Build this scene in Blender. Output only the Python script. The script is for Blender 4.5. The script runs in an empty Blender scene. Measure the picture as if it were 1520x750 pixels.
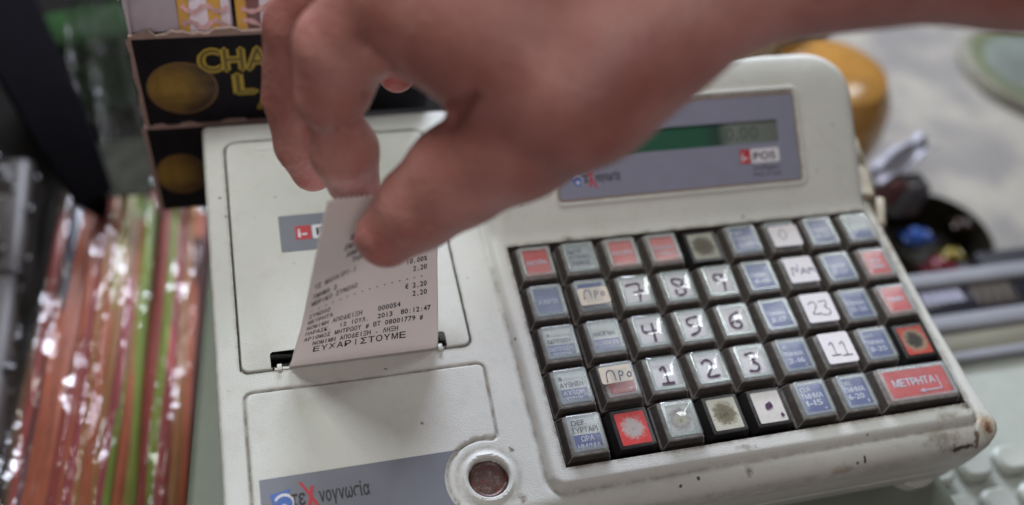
import bpy, math, random
import numpy as np
from mathutils import Matrix, Vector

random.seed(7)
rng = np.random.default_rng(7)
SC = bpy.context.scene
COL = SC.collection
U = 0.019                       # one key pitch in metres
TILT = math.radians(6)          # the register's top slopes towards the operator

# ------------------------------------------------------------------ camera
# fitted pose, in the frame of the key tops (x right, y away, z out of the keys), unit = key pitch
CR = np.array([[0.966, -0.220, 0.137], [-0.101, -0.807, -0.582], [0.238, 0.548, -0.802]])
_u, _s, _v = np.linalg.svd(CR); CR = _u @ _v
CT = np.array([0.553, 0.167, 20.913])
CF = 1420.74
RT = np.array([[1, 0, 0], [0, math.cos(TILT), -math.sin(TILT)], [0, math.sin(TILT), math.cos(TILT)]])
CC = -CR.T @ CT                 # camera centre, register frame

def ray(px, py):
    return CR.T @ np.array([(px - 760) / CF, (py - 375) / CF, 1.0])
def camk(px, py, d):            # point at depth d (key pitches) -> register frame
    return CC + ray(px, py) * d
def k2w(p):
    return (RT @ np.asarray(p, float).T).T
def w2k(p):
    return (RT.T @ np.asarray(p, float).T).T
def atw(px, py, z):             # point on a level plane of height z (world, key pitches)
    c = RT @ CC; r = RT @ ray(px, py); t = (z - c[2]) / r[2]
    return c + r * t
def onk(px, py, n, d):
    r = ray(px, py); n = np.array(n, float)
    return CC + r * (d - n @ CC) / (n @ r)

cam_data = bpy.data.cameras.new('camera')
cam = bpy.data.objects.new('camera', cam_data); COL.objects.link(cam)
cam_data.sensor_width = 36; cam_data.lens = CF / 1520 * 36
cam_data.clip_start = 0.01; cam_data.clip_end = 50
Rw = RT @ CR.T                  # columns: camera right, down, forward in world
m = Matrix(((Rw[0][0], -Rw[0][1], -Rw[0][2]), (Rw[1][0], -Rw[1][1], -Rw[1][2]), (Rw[2][0], -Rw[2][1], -Rw[2][2]))).to_4x4()
m.translation = Vector((RT @ CC) * U)
cam.matrix_world = m
cam_data.dof.use_dof = True
cam_data.dof.focus_distance = 18.7 * U
cam_data.dof.aperture_fstop = 0.0337 / (0.54 * U)
cam_data.dof.aperture_blades = 0
SC.camera = cam

world = bpy.data.worlds.new('World'); SC.world = world; world.use_nodes = True
world.node_tree.nodes['Background'].inputs[0].default_value = (0.60, 0.55, 0.57, 1)
world.node_tree.nodes['Background'].inputs[1].default_value = 0.14

def area(name, loc, target, sx, sy, power, color):
    l = bpy.data.lights.new(name, 'AREA'); l.shape = 'RECTANGLE'; l.size = sx * U; l.size_y = sy * U
    l.energy = power; l.color = color
    o = bpy.data.objects.new(name, l); COL.objects.link(o)
    o.location = Vector(loc) * U
    o.rotation_euler = (Vector(target) - Vector(loc)).to_track_quat('-Z', 'Y').to_euler()
    return o
area('shop_light', (-17, 15, 34), (0, 0, 0), 11, 8, 2.9, (0.96, 0.985, 0.95))
area('ceiling_tube_lamp', (26, 14, 34), (3, 0, 0), 3, 34, 1.7, (0.94, 0.98, 1.0))
area('window_light', (6, 54, 26), (3, 2, 0), 34, 12, 28, (0.80, 0.84, 1.0))
area('front_bounce', (-10, -34, 26), (0, 0, 0), 26, 18, 1.9, (1.0, 0.87, 0.87))

vs = SC.view_settings
SC.display_settings.display_device = 'sRGB'
vs.view_transform = 'Standard'; vs.look = 'None'; vs.exposure = 0; vs.gamma = 1
SC.cycles.max_bounces = 10; SC.cycles.transparent_max_bounces = 16
SC.cycles.caustics_reflective = False; SC.cycles.caustics_refractive = False
SC.cycles.sample_clamp_indirect = 4

# ------------------------------------------------------------------ helpers
def lin(r, g, b):
    return tuple(((c / 255 / 12.92) if c / 255 <= .04045 else ((c / 255 + .055) / 1.055) ** 2.4) for c in (r, g, b)) + (1,)

class N:
    """small node helper"""
    def __init__(s, name):
        s.m = bpy.data.materials.new(name); s.m.use_nodes = True
        s.t = s.m.node_tree; s.n = s.t.nodes; s.b = s.n['Principled BSDF']; s.out = s.n['Material Output']
    def new(s, ty, **kw):
        n = s.n.new(ty)
        for k, v in kw.items():
            if k.startswith('i_'): n.inputs[k[2:].replace('_', ' ')].default_value = v
            else: setattr(n, k, v)
        return n
    def link(s, a, b): s.t.links.new(a, b)
    def coord(s, scale=1.0):
        c = s.new('ShaderNodeTexCoord'); mp = s.new('ShaderNodeMapping')
        mp.inputs['Scale'].default_value = (scale / U,) * 3 if not isinstance(scale, tuple) else tuple(x / U for x in scale)
        s.link(c.outputs['Object'], mp.inputs[0]); return mp.outputs[0]
    def noise(s, scale, detail=4, rough=.6, vec=None):
        n = s.new('ShaderNodeTexNoise'); n.inputs['Scale'].default_value = scale; n.inputs['Detail'].default_value = detail
        n.inputs['Roughness'].default_value = rough
        s.link(vec if vec is not None else s.coord(), n.inputs['Vector']); return n.outputs['Fac']
    def ramp(s, fac, stops):
        r = s.new('ShaderNodeValToRGB'); e = r.color_ramp.elements
        while len(e) < len(stops): e.new(.5)
        for el, (p, c) in zip(e, stops):
            el.position = p; el.color = c if isinstance(c, tuple) else (c, c, c, 1)
        s.link(fac, r.inputs[0]); return r.outputs[0]
    def mix(s, fac, a, b):
        n = s.new('ShaderNodeMix', data_type='RGBA')
        for sock, v in ((n.inputs[0], fac), (n.inputs[6], a), (n.inputs[7], b)):
            if hasattr(v, 'is_output') or hasattr(v, 'links'): s.link(v, sock)
            else: sock.default_value = v
        return n.outputs[2]
    def math(s, op, a, b=0.0, clamp=False):
        n = s.new('ShaderNodeMath', operation=op); n.use_clamp = clamp
        for sock, v in ((n.inputs[0], a), (n.inputs[1], b)):
            if isinstance(v, (int, float)): sock.default_value = v
            else: s.link(v, sock)
        return n.outputs[0]
    def bump(s, h, strength, dist):
        b = s.new('ShaderNodeBump'); b.inputs['Strength'].default_value = strength; b.inputs['Distance'].default_value = dist * U
        s.link(h, b.inputs['Height']); s.link(b.outputs[0], s.b.inputs['Normal']); return b

def mat(name, col, rough=.5, var=.12, vs_=3.0, bump=0.0, bs=20.0, spec=.5, metal=0.0, dirt=0.0, dirtcol=(.10, .085, .06, 1), trans=0.0, coat=0.0, alpha=1.0):
    s = N(name); col = tuple(col[:3]) + (1,)
    c2 = tuple(x * (1 - var) for x in col[:3]) + (1,)
    fac = s.ramp(s.noise(vs_), [(.3, 0.0), (.7, 1.0)])
    c = s.mix(fac, c2, col)
    if dirt > 0:
        f = s.ramp(s.noise(7.0, 8, .75), [(.60, 0.0), (.74, dirt)])
        c = s.mix(f, c, dirtcol)
    s.link(c, s.b.inputs['Base Color'])
    s.b.inputs['Roughness'].default_value = rough; s.b.inputs['Metallic'].default_value = metal
    s.b.inputs['Specular IOR Level'].default_value = spec
    s.b.inputs['Transmission Weight'].default_value = trans
    s.b.inputs['Coat Weight'].default_value = coat
    s.b.inputs['Alpha'].default_value = alpha
    if bump > 0: s.bump(s.noise(bs, 3), .6, bump)
    return s.m

def clear_mat(name, tint=(1, 1, 1, 1), rough=.06, ior=1.5, haze=0.0, hazecol=(.6, .6, .6, 1), bump=0.0, bs=3.0, gloss=1.0):
    s = N(name)
    s.n.remove(s.b)
    tr = s.new('ShaderNodeBsdfTransparent'); tr.inputs[0].default_value = tint
    gl = s.new('ShaderNodeBsdfGlossy'); gl.inputs['Roughness'].default_value = rough
    gl.inputs[0].default_value = (gloss, gloss, gloss, 1)
    lw = s.new('ShaderNodeLayerWeight'); lw.inputs[0].default_value = .5
    f0 = ((ior - 1) / (ior + 1)) ** 2
    fv = s.math('ADD', s.math('MULTIPLY', s.math('POWER', lw.outputs['Facing'], 4.5), 1 - f0), f0, True)
    mx = s.new('ShaderNodeMixShader'); s.link(fv, mx.inputs[0]); s.link(tr.outputs[0], mx.inputs[1]); s.link(gl.outputs[0], mx.inputs[2])
    last = mx
    if haze > 0:
        df = s.new('ShaderNodeBsdfDiffuse'); df.inputs[0].default_value = hazecol
        f = s.ramp(s.noise(5.0, 6, .7), [(.25, haze * .4), (.75, haze)])
        m2 = s.new('ShaderNodeMixShader'); s.link(f, m2.inputs[0]); s.link(mx.outputs[0], m2.inputs[1]); s.link(df.outputs[0], m2.inputs[2]); last = m2
    if bump > 0:
        b = s.new('ShaderNodeBump'); b.inputs['Strength'].default_value = 1; b.inputs['Distance'].default_value = bump * U
        s.link(s.noise(bs, 3), b.inputs['Height']); s.link(b.outputs[0], gl.inputs['Normal']); s.link(b.outputs[0], lw.inputs['Normal'])
    s.link(last.outputs[0], s.out.inputs[0])
    return s.m

def mesh_obj(name, V, F, material, parent=None, smooth=True, loc=(0, 0, 0), autosmooth=None):
    """V in key pitches in the parent's frame"""
    me = bpy.data.meshes.new(name)
    V = np.asarray(V, float) * U
    me.from_pydata(V.tolist(), [], [list(map(int, f)) for f in F]); me.update()
    return link_mesh(name, me, material, parent, smooth, loc, autosmooth)
def link_mesh(name, me, material, parent=None, smooth=True, loc=(0, 0, 0), autosmooth=None):
    for mt in (material if isinstance(material, (list, tuple)) else [material]): me.materials.append(mt)
    me.polygons.foreach_set('use_smooth', [smooth] * len(me.polygons))
    if smooth and autosmooth: me.set_sharp_from_angle(angle=math.radians(autosmooth))
    o = bpy.data.objects.new(name, me); COL.objects.link(o)
    if parent is not None: o.parent = parent
    o.location = Vector(loc) * U
    return o
def fast_mesh(name, V, Q):
    me = bpy.data.meshes.new(name)
    V = np.asarray(V, np.float32) * U; Q = np.asarray(Q, np.int32)
    me.vertices.add(len(V)); me.vertices.foreach_set('co', V.ravel())
    me.loops.add(Q.size); me.loops.foreach_set('vertex_index', Q.ravel())
    me.polygons.add(len(Q)); me.polygons.foreach_set('loop_start', np.arange(0, Q.size, Q.shape[1]))
    me.polygons.foreach_set('loop_total', np.full(len(Q), Q.shape[1]))
    me.update(calc_edges=True); me.validate()
    return me
def empty(name, loc, label=None, cat=None, group=None, rot=(0, 0, 0)):
    o = bpy.data.objects.new(name, None); COL.objects.link(o); o.empty_display_size = .01
    o.location = Vector(loc) * U; o.rotation_euler = rot
    tag(o, label, cat, group); return o
def tag(o, label=None, cat=None, group=None, kind=None):
    if label: o['label'] = label
    if cat: o['category'] = cat
    if group: o['group'] = group
    if kind: o['kind'] = kind
    return o

class MB:
    def __init__(s): s.V = []; s.F = []; s.n = 0
    def add(s, V, F):
        V = np.asarray(V, float); s.V.append(V); s.F += [[i + s.n for i in f] for f in F]; s.n += len(V); return s
    def loft(s, loops, cap0=True, cap1=True, closed=True):
        k = len(loops[0]); V = np.concatenate([np.asarray(l, float) for l in loops]); F = []
        for a in range(len(loops) - 1):
            for i in range(k if closed else k - 1):
                j = (i + 1) % k
                F.append([a * k + i, a * k + j, (a + 1) * k + j, (a + 1) * k + i])
        if cap0: F.append(list(range(k))[::-1])
        if cap1: F.append([(len(loops) - 1) * k + i for i in range(k)])
        return s.add(V, F)
    def tube(s, pts, r, n=10, cap=True):
        pts = np.asarray(pts, float); L = []
        if np.isscalar(r): r = [r] * len(pts)
        up = np.array([0.13, 0.2, 1.0])
        for i, p in enumerate(pts):
            t = pts[min(i + 1, len(pts) - 1)] - pts[max(i - 1, 0)]; t /= np.linalg.norm(t) + 1e-9
            a = np.cross(t, up); a /= np.linalg.norm(a) + 1e-9; b = np.cross(t, a)
            L.append([p + r[i] * (math.cos(q) * a + math.sin(q) * b) for q in np.linspace(0, 2 * math.pi, n, endpoint=False)])
        return s.loft(L, cap, cap)
    def box(s, lo, hi, b=0.0, seg=2):
        cx, cy = (lo[0] + hi[0]) / 2, (lo[1] + hi[1]) / 2
        P = rpoly([(lo[0], lo[1], b), (hi[0], lo[1], b), (hi[0], hi[1], b), (lo[0], hi[1], b)], 3)
        if b <= 0: return s.loft([z3(P, lo[2]), z3(P, hi[2])])
        L = [z3(offs(P, -b), lo[2]), z3(P, lo[2] + b)]
        for k in range(seg + 1):
            a = math.pi / 2 * k / seg
            L.append(z3(offs(P, -b * (1 - math.cos(a))), hi[2] - b + b * math.sin(a)))
        return s.loft(L)
    def build(s, name, material, parent=None, smooth=True, loc=(0, 0, 0), auto=35):
        return mesh_obj(name, np.concatenate(s.V), s.F, material, parent, smooth, loc, auto)

def rpoly(c, seg=6):
    """polygon with rounded corners, counter-clockwise; c = (x, y, r)"""
    out = []; n = len(c)
    for i in range(n):
        p = np.array(c[i][:2], float); a = np.array(c[i - 1][:2], float); b = np.array(c[(i + 1) % n][:2], float); r = c[i][2]
        if r <= 0: out.append(p); continue
        u = (a - p) / np.linalg.norm(a - p); v = (b - p) / np.linalg.norm(b - p)
        ang = math.acos(np.clip(u @ v, -1, 1)); d = r / math.tan(ang / 2)
        s_, e_ = p + u * d, p + v * d; bis = (u + v) / np.linalg.norm(u + v); ctr = p + bis * r / math.sin(ang / 2)
        a0 = math.atan2(*(s_ - ctr)[::-1]); a1 = math.atan2(*(e_ - ctr)[::-1]); da = (a1 - a0 + math.pi) % (2 * math.pi) - math.pi
        for k in range(seg + 1):
            t = a0 + da * k / seg; out.append(ctr + r * np.array([math.cos(t), math.sin(t)]))
    return np.array(out)
def offs(P, d):
    """offset outwards by d (negative shrinks)"""
    A = np.roll(P, 1, 0); B = np.roll(P, -1, 0)
    def nrm(e):
        l = np.linalg.norm(e, axis=1, keepdims=True); l[l < 1e-9] = 1; e = e / l
        return np.stack([e[:, 1], -e[:, 0]], 1)
    n1 = nrm(P - A); n2 = nrm(B - P); n = n1 + n2
    l = (n * n).sum(1, keepdims=True); l[l < .3] = .3
    return P + n * 2 / l * d
def z3(P, z):
    return np.column_stack([P, np.full(len(P), z) if np.isscalar(z) else z])
def psdf(P, X, Y):
    """signed distance to polygon, negative inside"""
    x = X.ravel().astype(np.float32); y = Y.ravel().astype(np.float32)
    D = np.full(x.shape, 1e9, np.float32); ins = np.zeros(x.shape, bool)
    for i in range(len(P)):
        ax, ay = P[i - 1]; bx, by = P[i]; ex, ey = bx - ax, by - ay; l = ex * ex + ey * ey
        if l < 1e-12: continue
        t = np.clip(((x - ax) * ex + (y - ay) * ey) / l, 0, 1)
        d = (x - ax - t * ex) ** 2 + (y - ay - t * ey) ** 2; D = np.minimum(D, d)
        if abs(ey) > 1e-12:
            ins ^= ((ay > y) != (by > y)) & (x < ex * (y - ay) / ey + ax)
    D = np.sqrt(D); return np.where(ins, -D, D).reshape(X.shape)
def slab(P, z0, z1, b, seg=3):
    L = [z3(P, z0), z3(P, z1 - b)]
    for k in range(1, seg + 1):
        a = math.pi / 2 * k / seg
        L.append(z3(offs(P, -b * (1 - math.cos(a))), z1 - b + b * math.sin(a)))
    return MB().loft(L)
def circle(cx, cy, r, n=40):
    t = np.linspace(0, 2 * math.pi, n, endpoint=False); return np.column_stack([cx + r * np.cos(t), cy + r * np.sin(t)])
def rect(x0, y0, x1, y1, r=0, seg=4): return rpoly([(x0, y0, r), (x1, y0, r), (x1, y1, r), (x0, y1, r)], seg)

# ---- lettering: glyphs of the built-in font turned into flat meshes
_chars = set("ABCDEFGHIJKLMNOPQRSTUVWXYZabcdefghijklmnopqrstuvwxyz0123456789.,:;#%€-/+'ΑΒΓΔΕΖΗΘΙΚΛΜΝΞΟΠΡΣΤΥΦΧΨΩαβγδεζηθικλμνξοπρστυφχψωίά=▲")
GL = {}
def load_glyphs():
    obs = []
    for off in (0.0,):
        for ch in sorted(_chars):
            c = bpy.data.curves.new('glyph', 'FONT'); c.body = ch; c.offset = off * 1.5; c.resolution_u = 3
            o = bpy.data.objects.new('glyph', c); COL.objects.link(o); obs.append((ch, off, o, c))
    dg = bpy.context.evaluated_depsgraph_get(); dg.update()
    for ch, off, o, c in obs:
        me = bpy.data.meshes.new_from_object(o.evaluated_get(dg))
        V = np.array([v.co[:2] for v in me.vertices]).reshape(-1, 2); F = [list(p.vertices) for p in me.polygons]
        GL[ch] = (V, F); bpy.data.meshes.remove(me)
    for ch, off, o, c in obs:
        bpy.data.objects.remove(o); bpy.data.curves.remove(c)
load_glyphs()
def text2(s, h, cell=None, bold=False, sx=1.0, gap=.10):
    """flat text: V (n,2) with cap height h, F, width; origin at baseline left"""
    k = h / .73; V = []; F = []; x = 0; n = 0
    for ch in s:
        if ch == ' ': x += cell if cell else .3 * k * sx; continue
        g, f = GL.get(ch, (np.zeros((0, 2)), []))
        if len(g) == 0: x += cell or .3 * k; continue
        g = g * k; w = g[:, 0].max() - g[:, 0].min()
        if cell:
            tw = cell * (.78 if ch not in "Ι.,:;-1'" else min(.78, w / cell)); q = g[:, 0] - g[:, 0].min()
            q = q / max(w, 1e-6) * tw + (cell - tw) / 2; adv = cell
        else:
            q = (g[:, 0] - g[:, 0].min()) * sx; adv = w * sx + gap * k * sx
        V.append(np.column_stack([q + x, g[:, 1]])); F += [[i + n for i in ff] for ff in f]; n += len(g); x += adv
    if not V: return np.zeros((0, 2)), [], x
    V = np.concatenate(V)
    if bold:                      # heavier strokes: the same letters laid again a hair to each side
        d = (bold if bold is not True else .035) * h; n = len(V)
        V = np.concatenate([V + [-d, 0], V + [d, 0], V + [0, d * .8], V + [0, -d * .8]]); F = [[i + q * n for i in f] for q in range(4) for f in F]
    return V, F, x
def layered(V, z):                # copies of bold letters sit a hair above one another
    n = len(V) // 4 if len(V) % 4 == 0 else 0
    zz = np.full(len(V), z, float)
    if n: zz += np.repeat(np.arange(4), n) * .0004
    return np.column_stack([V, zz])
def put_text(mb, s, cx, cy, h, z, w=None, **kw):
    V, F, wd = text2(s, h, **kw)
    if w: V = V * [w / wd, 1]; wd = w
    mb.add(layered(V + [cx - wd / 2, cy - h / 2], z) if kw.get('bold') else z3(V + [cx - wd / 2, cy - h / 2], z), F); return wd
def strokes(mb, lines, z, wdt):
    """hand-drawn marker strokes as flat ribbons"""
    for ln in lines:
        P = np.array(ln, float)
        if len(P) > 2:                                   # Chaikin smoothing
            for _ in range(2):
                Q = [P[0]]
                for a, b in zip(P[:-1], P[1:]): Q += [a * .75 + b * .25, a * .25 + b * .75]
                Q.append(P[-1]); P = np.array(Q)
        T = np.gradient(P, axis=0); T /= np.linalg.norm(T, axis=1, keepdims=True) + 1e-9
        Nn = np.column_stack([-T[:, 1], T[:, 0]]); w = wdt / 2 * (1 + .25 * np.sin(np.arange(len(P)) * 1.3))[:, None]
        A = P + Nn * w; B = P - Nn * w; n = len(P)
        mb.add(z3(np.concatenate([A, B]), z), [[i, i + 1, n + i + 1, n + i] for i in range(n - 1)])

# ------------------------------------------------------------------ materials
def plastic_mat():
    s = N('aged_ivory_plastic')
    v = s.coord()
    big = s.ramp(s.noise(.45, 3, .5, v), [(.3, 0.0), (.7, 1.0)])
    c = s.mix(big, lin(184, 188, 180), lin(196, 198, 192))
    blot = s.ramp(s.noise(2.2, 6, .7, v), [(.52, 0.0), (.80, .30)])
    c = s.mix(blot, c, lin(150, 142, 122))
    # grime specks
    vo = s.new('ShaderNodeTexVoronoi'); vo.inputs['Scale'].default_value = 1.7; vo.inputs['Randomness'].default_value = 1
    s.link(v, vo.inputs['Vector'])
    wob = s.noise(16, 3, .6, v)
    d = s.math('ADD', vo.outputs['Distance'], s.math('MULTIPLY', s.math('SUBTRACT', wob, .5), .09))
    spk = s.ramp(d, [(.035, 1.0), (.085, 0.0)])
    keep = s.ramp(s.noise(.9, 2, .5, v), [(.46, 0.0), (.54, 1.0)])
    c = s.mix(s.math('MULTIPLY', s.math('MULTIPLY', spk, keep), .85), c, lin(74, 62, 48))
    fine = s.ramp(s.noise(30, 3, .8, v), [(.70, 0.0), (.78, .55)])
    c = s.mix(s.math('MULTIPLY', fine, s.ramp(s.noise(1.1, 3, .6, v), [(.5, 0.0), (.7, 1.0)])), c, lin(96, 84, 66))
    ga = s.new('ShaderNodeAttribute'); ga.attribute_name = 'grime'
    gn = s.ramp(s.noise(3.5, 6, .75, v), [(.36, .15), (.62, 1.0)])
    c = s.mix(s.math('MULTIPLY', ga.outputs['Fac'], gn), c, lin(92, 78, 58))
    # stains at known spots (register frame)
    xyz = s.new('ShaderNodeSeparateXYZ'); s.link(v, xyz.inputs[0])
    def spot(x, y, z, rx, ry, rz, col, lo, hi, amt, nscale):
        nonlocal c
        mp = s.new('ShaderNodeMapping'); mp.inputs['Location'].default_value = (-x / rx, -y / ry, -z / rz); mp.inputs['Scale'].default_value = (1 / rx, 1 / ry, 1 / rz)
        s.link(v, mp.inputs[0])
        ln = s.new('ShaderNodeVectorMath', operation='LENGTH'); s.link(mp.outputs[0], ln.inputs[0])
        f = s.math('ADD', ln.outputs['Value'], s.math('MULTIPLY', s.math('SUBTRACT', s.noise(nscale, 5, .7, v), .5), 2.6))
        r = s.ramp(f, [(lo, amt), (hi, 0.0)])
        c = s.mix(r, c, lin(*col))
    def sp(px, py, *a):
        q = hit(px, py); spot(q[0], q[1], q[2], *a)
    sp(1462, 630, .26, .40, .40, (140, 118, 84), .25, 1.15, .85, 2.2)
    sp(1466, 633, .13, .16, .16, (92, 58, 38), .4, .9, .95, 6.0)
    sp(1450, 650, .09, .30, .30, (88, 72, 48), .3, .9, .9, 5.0)
    sp(1428, 664, .48, .12, .14, (48, 34, 24), .35, .85, .95, 5.0)
    sp(1400, 650, .50, .28, .28, (120, 112, 96), .1, 1.0, .7, 7.0)
    sp(1433, 603, .16, .16, .2, (72, 60, 42), .2, .9, .9, 8.0)
    sp(1405, 618, .35, .10, .15, (128, 118, 96), .1, 1.0, .7, 8.0)
    sp(1250, 698, .30, .3, .12, (146, 134, 112), .2, 1.1, .7, 4.0)
    sp(1112, 700, .10, .15, .25, (100, 90, 66), .1, 1.0, .9, 9.0)
    sp(1284, 683, .045, .08, .1, (50, 44, 40), .6, .9, .9, 6.0)
    sp(1036, 710, .04, .05, .05, (50, 44, 40), .6, .9, .9, 6.0)
    sp(1010, 722, .05, .04, .05, (50, 44, 40), .6, .9, .9, 6.0)
    sp(573, 548, .05, .03, .05, (96, 72, 50), .5, .9, .9, 9.0)
    spot(4.9, 3.75, 1.7, .35, .12, .4, (105, 105, 108), .1, .6, .7, 7.0)
    spot(2.2, -5.4, -.7, .12, .2, .25, (90, 78, 56), .1, .8, .8, 9.0)
    spot(.9, .62, -.2, .14, .18, .2, (84, 78, 60), .1, .7, .8, 8.0)
    spot(-1.45, -4.1, -.32, .12, .1, .2, (80, 66, 50), .1, .6, .8, 9.0)
    spot(-1.5, -5.1, -.4, .2, .2, .3, (96, 80, 60), .1, .6, .7, 7.0)
    spot(3.2, -4.88, -.2, .3, .1, .2, (110, 104, 84), .1, .8, .6, 8.0)
    spot(8.8, .4, -.5, .2, 2.8, .4, (128, 112, 88), .2, .8, .6, 3.0)
    s.link(c, s.b.inputs['Base Color'])
    s.link(s.ramp(s.noise(3, 3, .6, v), [(.3, .42), (.7, .55)]), s.b.inputs['Roughness'])
    s.b.inputs['Specular IOR Level'].default_value = .45
    s.bump(s.noise(34, 3, .6, v), .55, .018)
    return s.m
BLACK = mat('well_black', (.012, .011, .010), .6, .3)
SEAM = mat('seam_grime', (.05, .042, .034), .8, .4)
PANEL = mat('blue_grey_panel', lin(110, 114, 124), .42, .10, 2.0, .004, 40)
BLK_INK = mat('black_print', (.018, .017, .022), .55, .2)
WHITE_INK = mat('white_print', lin(205, 206, 212), .5, .1, 6)
RED_INK = mat('red_print', lin(176, 48, 56), .5, .15)
BLUE_INK = mat('blue_print', lin(64, 100, 170), .5, .15)

# ------------------------------------------------------------------ the room surface
CZ = -9.4     # counter height, world pitches
def plane_grid(x0, y0, x1, y1, nx, ny, fz):
    X, Y = np.meshgrid(np.linspace(x0, x1, nx), np.linspace(y0, y1, ny), indexing='ij')
    V = np.column_stack([X.ravel(), Y.ravel(), fz(X, Y).ravel()])
    I = np.arange(nx * ny).reshape(nx, ny)
    Q = np.stack([I[:-1, :-1], I[1:, :-1], I[1:, 1:], I[:-1, 1:]], -1).reshape(-1, 4)
    return V, Q
V, Q = plane_grid(-80, -60, 90, 110, 2, 2, lambda x, y: x * 0 + CZ)
o = link_mesh('counter', fast_mesh('counter', V, Q), mat('dark_counter', (.010, .009, .008), .85, .4, .3, spec=.05))
tag(o, kind='structure')

# ------------------------------------------------------------------ cash drawer under the register
DZ = -3.32
dr = empty('cash_box', (0, 0, CZ), 'pale grey-green metal cash drawer under the ivory cash register', 'cash drawer')
DM = mat('drawer_paint', lin(120, 130, 116), .5, .12, .8, .006, 30, dirt=.25)
P = rpoly([(-8.35, -8.0, .25), (9.0, -8.0, .25), (9.0, 4.6, .25), (-7.12, 4.6, .25)], 4)
DMM = slab(P, 0, DZ - CZ, .18, 4).build('drawer_body', DM, dr)

# ------------------------------------------------------------------ THE CASH REGISTER
reg = empty('cash_register', (0, 0, 0), 'old ivory cash register', 'cash register', rot=(TILT, 0, 0))
reg['label'] = 'old ivory cash register with rows of square keys, receipt printer and display'
Z_DECK, Z_PAD = -.32, -.20
OUT = rpoly([(-6.88, -5.65, .18), (9.15, -5.62, .50), (8.98, -4.5, .6), (8.88, -2.5, .6), (8.86, 4.30, 1.25), (-.6, 4.30, .05), (-.6, 4.95, .12), (-6.88, 4.95, .14)], 9)
PAD = rpoly([(-.90, -5.10, .30), (8.62, -5.10, .22), (8.62, 3.0, .1), (-.90, 3.0, .2)], 7)
WEDGE = rpoly([(-.80, .2, .05), (8.66, .2, .05), (8.66, 4.22, 1.15), (-.80, 4.22, .5)], 10)
LID = rpoly([(-6.39, -1.70, .16), (-5.78, -1.70, .03), (-5.78, -1.36, .03), (-2.33, -1.36, .03), (-2.33, -1.70, .03), (-1.79, -1.70, .16), (-1.79, 4.32, .25), (-6.39, 4.32, .25)], 5)
BC = np.array([-2.03, -4.60])
def arc(c, r, a0, a1, n=14):
    t = np.radians(np.linspace(a0, a1, n)); return np.column_stack([c[0] + r * np.cos(t), c[1] + r * np.sin(t)])
LOW = np.concatenate([np.array([[-2.72, -5.30]]), arc(BC, .80, 210, 84, 18), rpoly([(-1.95, -3.80, 0), (-1.70, -3.84, .10), (-1.64, -2.16, .14), (-6.37, -2.16, .16), (-6.37, -5.30, 0), (-2.8, -5.30, 0)], 5)[1:-1]])
WELL = (-.54, -4.70, 8.46, .56)

def dense(lo, hi, step, marks, fine=.014, wid=.06):
    g = set(np.round(np.arange(lo, hi + step / 2, step), 4))
    for m_ in marks:
        for d in np.arange(-wid, wid + 1e-6, fine): g.add(round(m_ + d, 4))
    for m_ in (WELL[0], WELL[2]) if lo < -6.5 and hi > 8 else (WELL[1], WELL[3]): g.add(m_)
    g = np.array(sorted(g)); keep = [g[0]]
    prot = [WELL[0], WELL[1], WELL[2], WELL[3]]
    for v in g[1:]:
        if v - keep[-1] > .008: keep.append(v)
        elif any(abs(v - q) < 1e-6 for q in prot): keep[-1] = v
    return np.array(keep)
gx = dense(-6.90, 9.20, .05, [-6.86, -6.39, -5.78, -2.33, -1.79, -1.66, -.9, -.54, 8.46, 8.62, 8.8, .78, 7.02])
gy = dense(-5.70, 5.00, .05, [-5.6, -5.35, -5.1, -4.7, -3.93, -2.16, -1.70, -1.36, .56, 1.28, 3.2, 4.3, 4.9])
X, Y = np.meshgrid(gx, gy, indexing='ij')
def sstep(e0, e1, x):
    t = np.clip((x - e0) / (e1 - e0), 0, 1); return t * t * (3 - 2 * t)
def smax(a, b, k):
    h = np.clip(.5 + .5 * (a - b) / k, 0, 1); return b * (1 - h) + a * h + k * h * (1 - h)
def smin(a, b, k): return -smax(-a, -b, k)
def height(X, Y):
    dO = psdf(OUT, X, Y); dP = psdf(PAD, X, Y); dW = psdf(WEDGE, X, Y)
    pad = Z_DECK + (Z_PAD - Z_DECK) * sstep(.035, -.13, dP) - .035 * np.exp(-(dP - .06) ** 2 / .0022)
    pl = .65 * (Y - 1.0)
    topz = 1.72 + .05 * (Y - 3.5)
    w = smin(pl, topz, .35)
    r = .30; q = np.clip(dW + r, 0, r); w = w - (r - np.sqrt(np.maximum(r * r - q * q, 0))) * 1.0
    w = np.where(dW > 0, w - dW * 30, w)
    Z = smax(pad, w, .14) - .0
    # front edge falls in a broad roll; the other edges are tight
    q = np.clip((-5.17 - Y) / .48, 0, 1); front = .52 * (1 - np.sqrt(np.maximum(1 - q * q, 0)))
    Z = Z - front
    r = .10; q = np.clip(dO + r, 0, r); Z = Z - (r - np.sqrt(np.maximum(r * r - q * q, 0)))
    # recesses under the lids, the button ring, the display frame
    dL = psdf(LID, X, Y)
    Z = np.where(dL < .030, np.minimum(Z, -.46), Z)
    inslot = (X > -5.75) & (X < -2.36) & (Y > -1.67) & (Y < -1.30)
    Z = np.where(inslot, -1.3, Z)
    dl = psdf(LOW, X, Y)
    Z = Z - .045 * np.exp(-(dl - .012) ** 2 / .0007) + .018 * sstep(.02, -.05, dl)
    rb = np.hypot(X - BC[0], Y - BC[1])
    Z = Z + .05 * np.exp(-(rb - .46) ** 2 / .003)
    Z = np.where(rb < .39, Z_DECK - .16, Z)
    D0 = psdf(DISP, X, Y)
    Z = Z + .05 * np.exp(-(D0 - .09) ** 2 / .0018)
    Z = np.where(D0 < .02, Z - .05, Z)
    return Z, dO
DISP = rect(.84, 1.36, 6.96, 3.13, .05)
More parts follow.
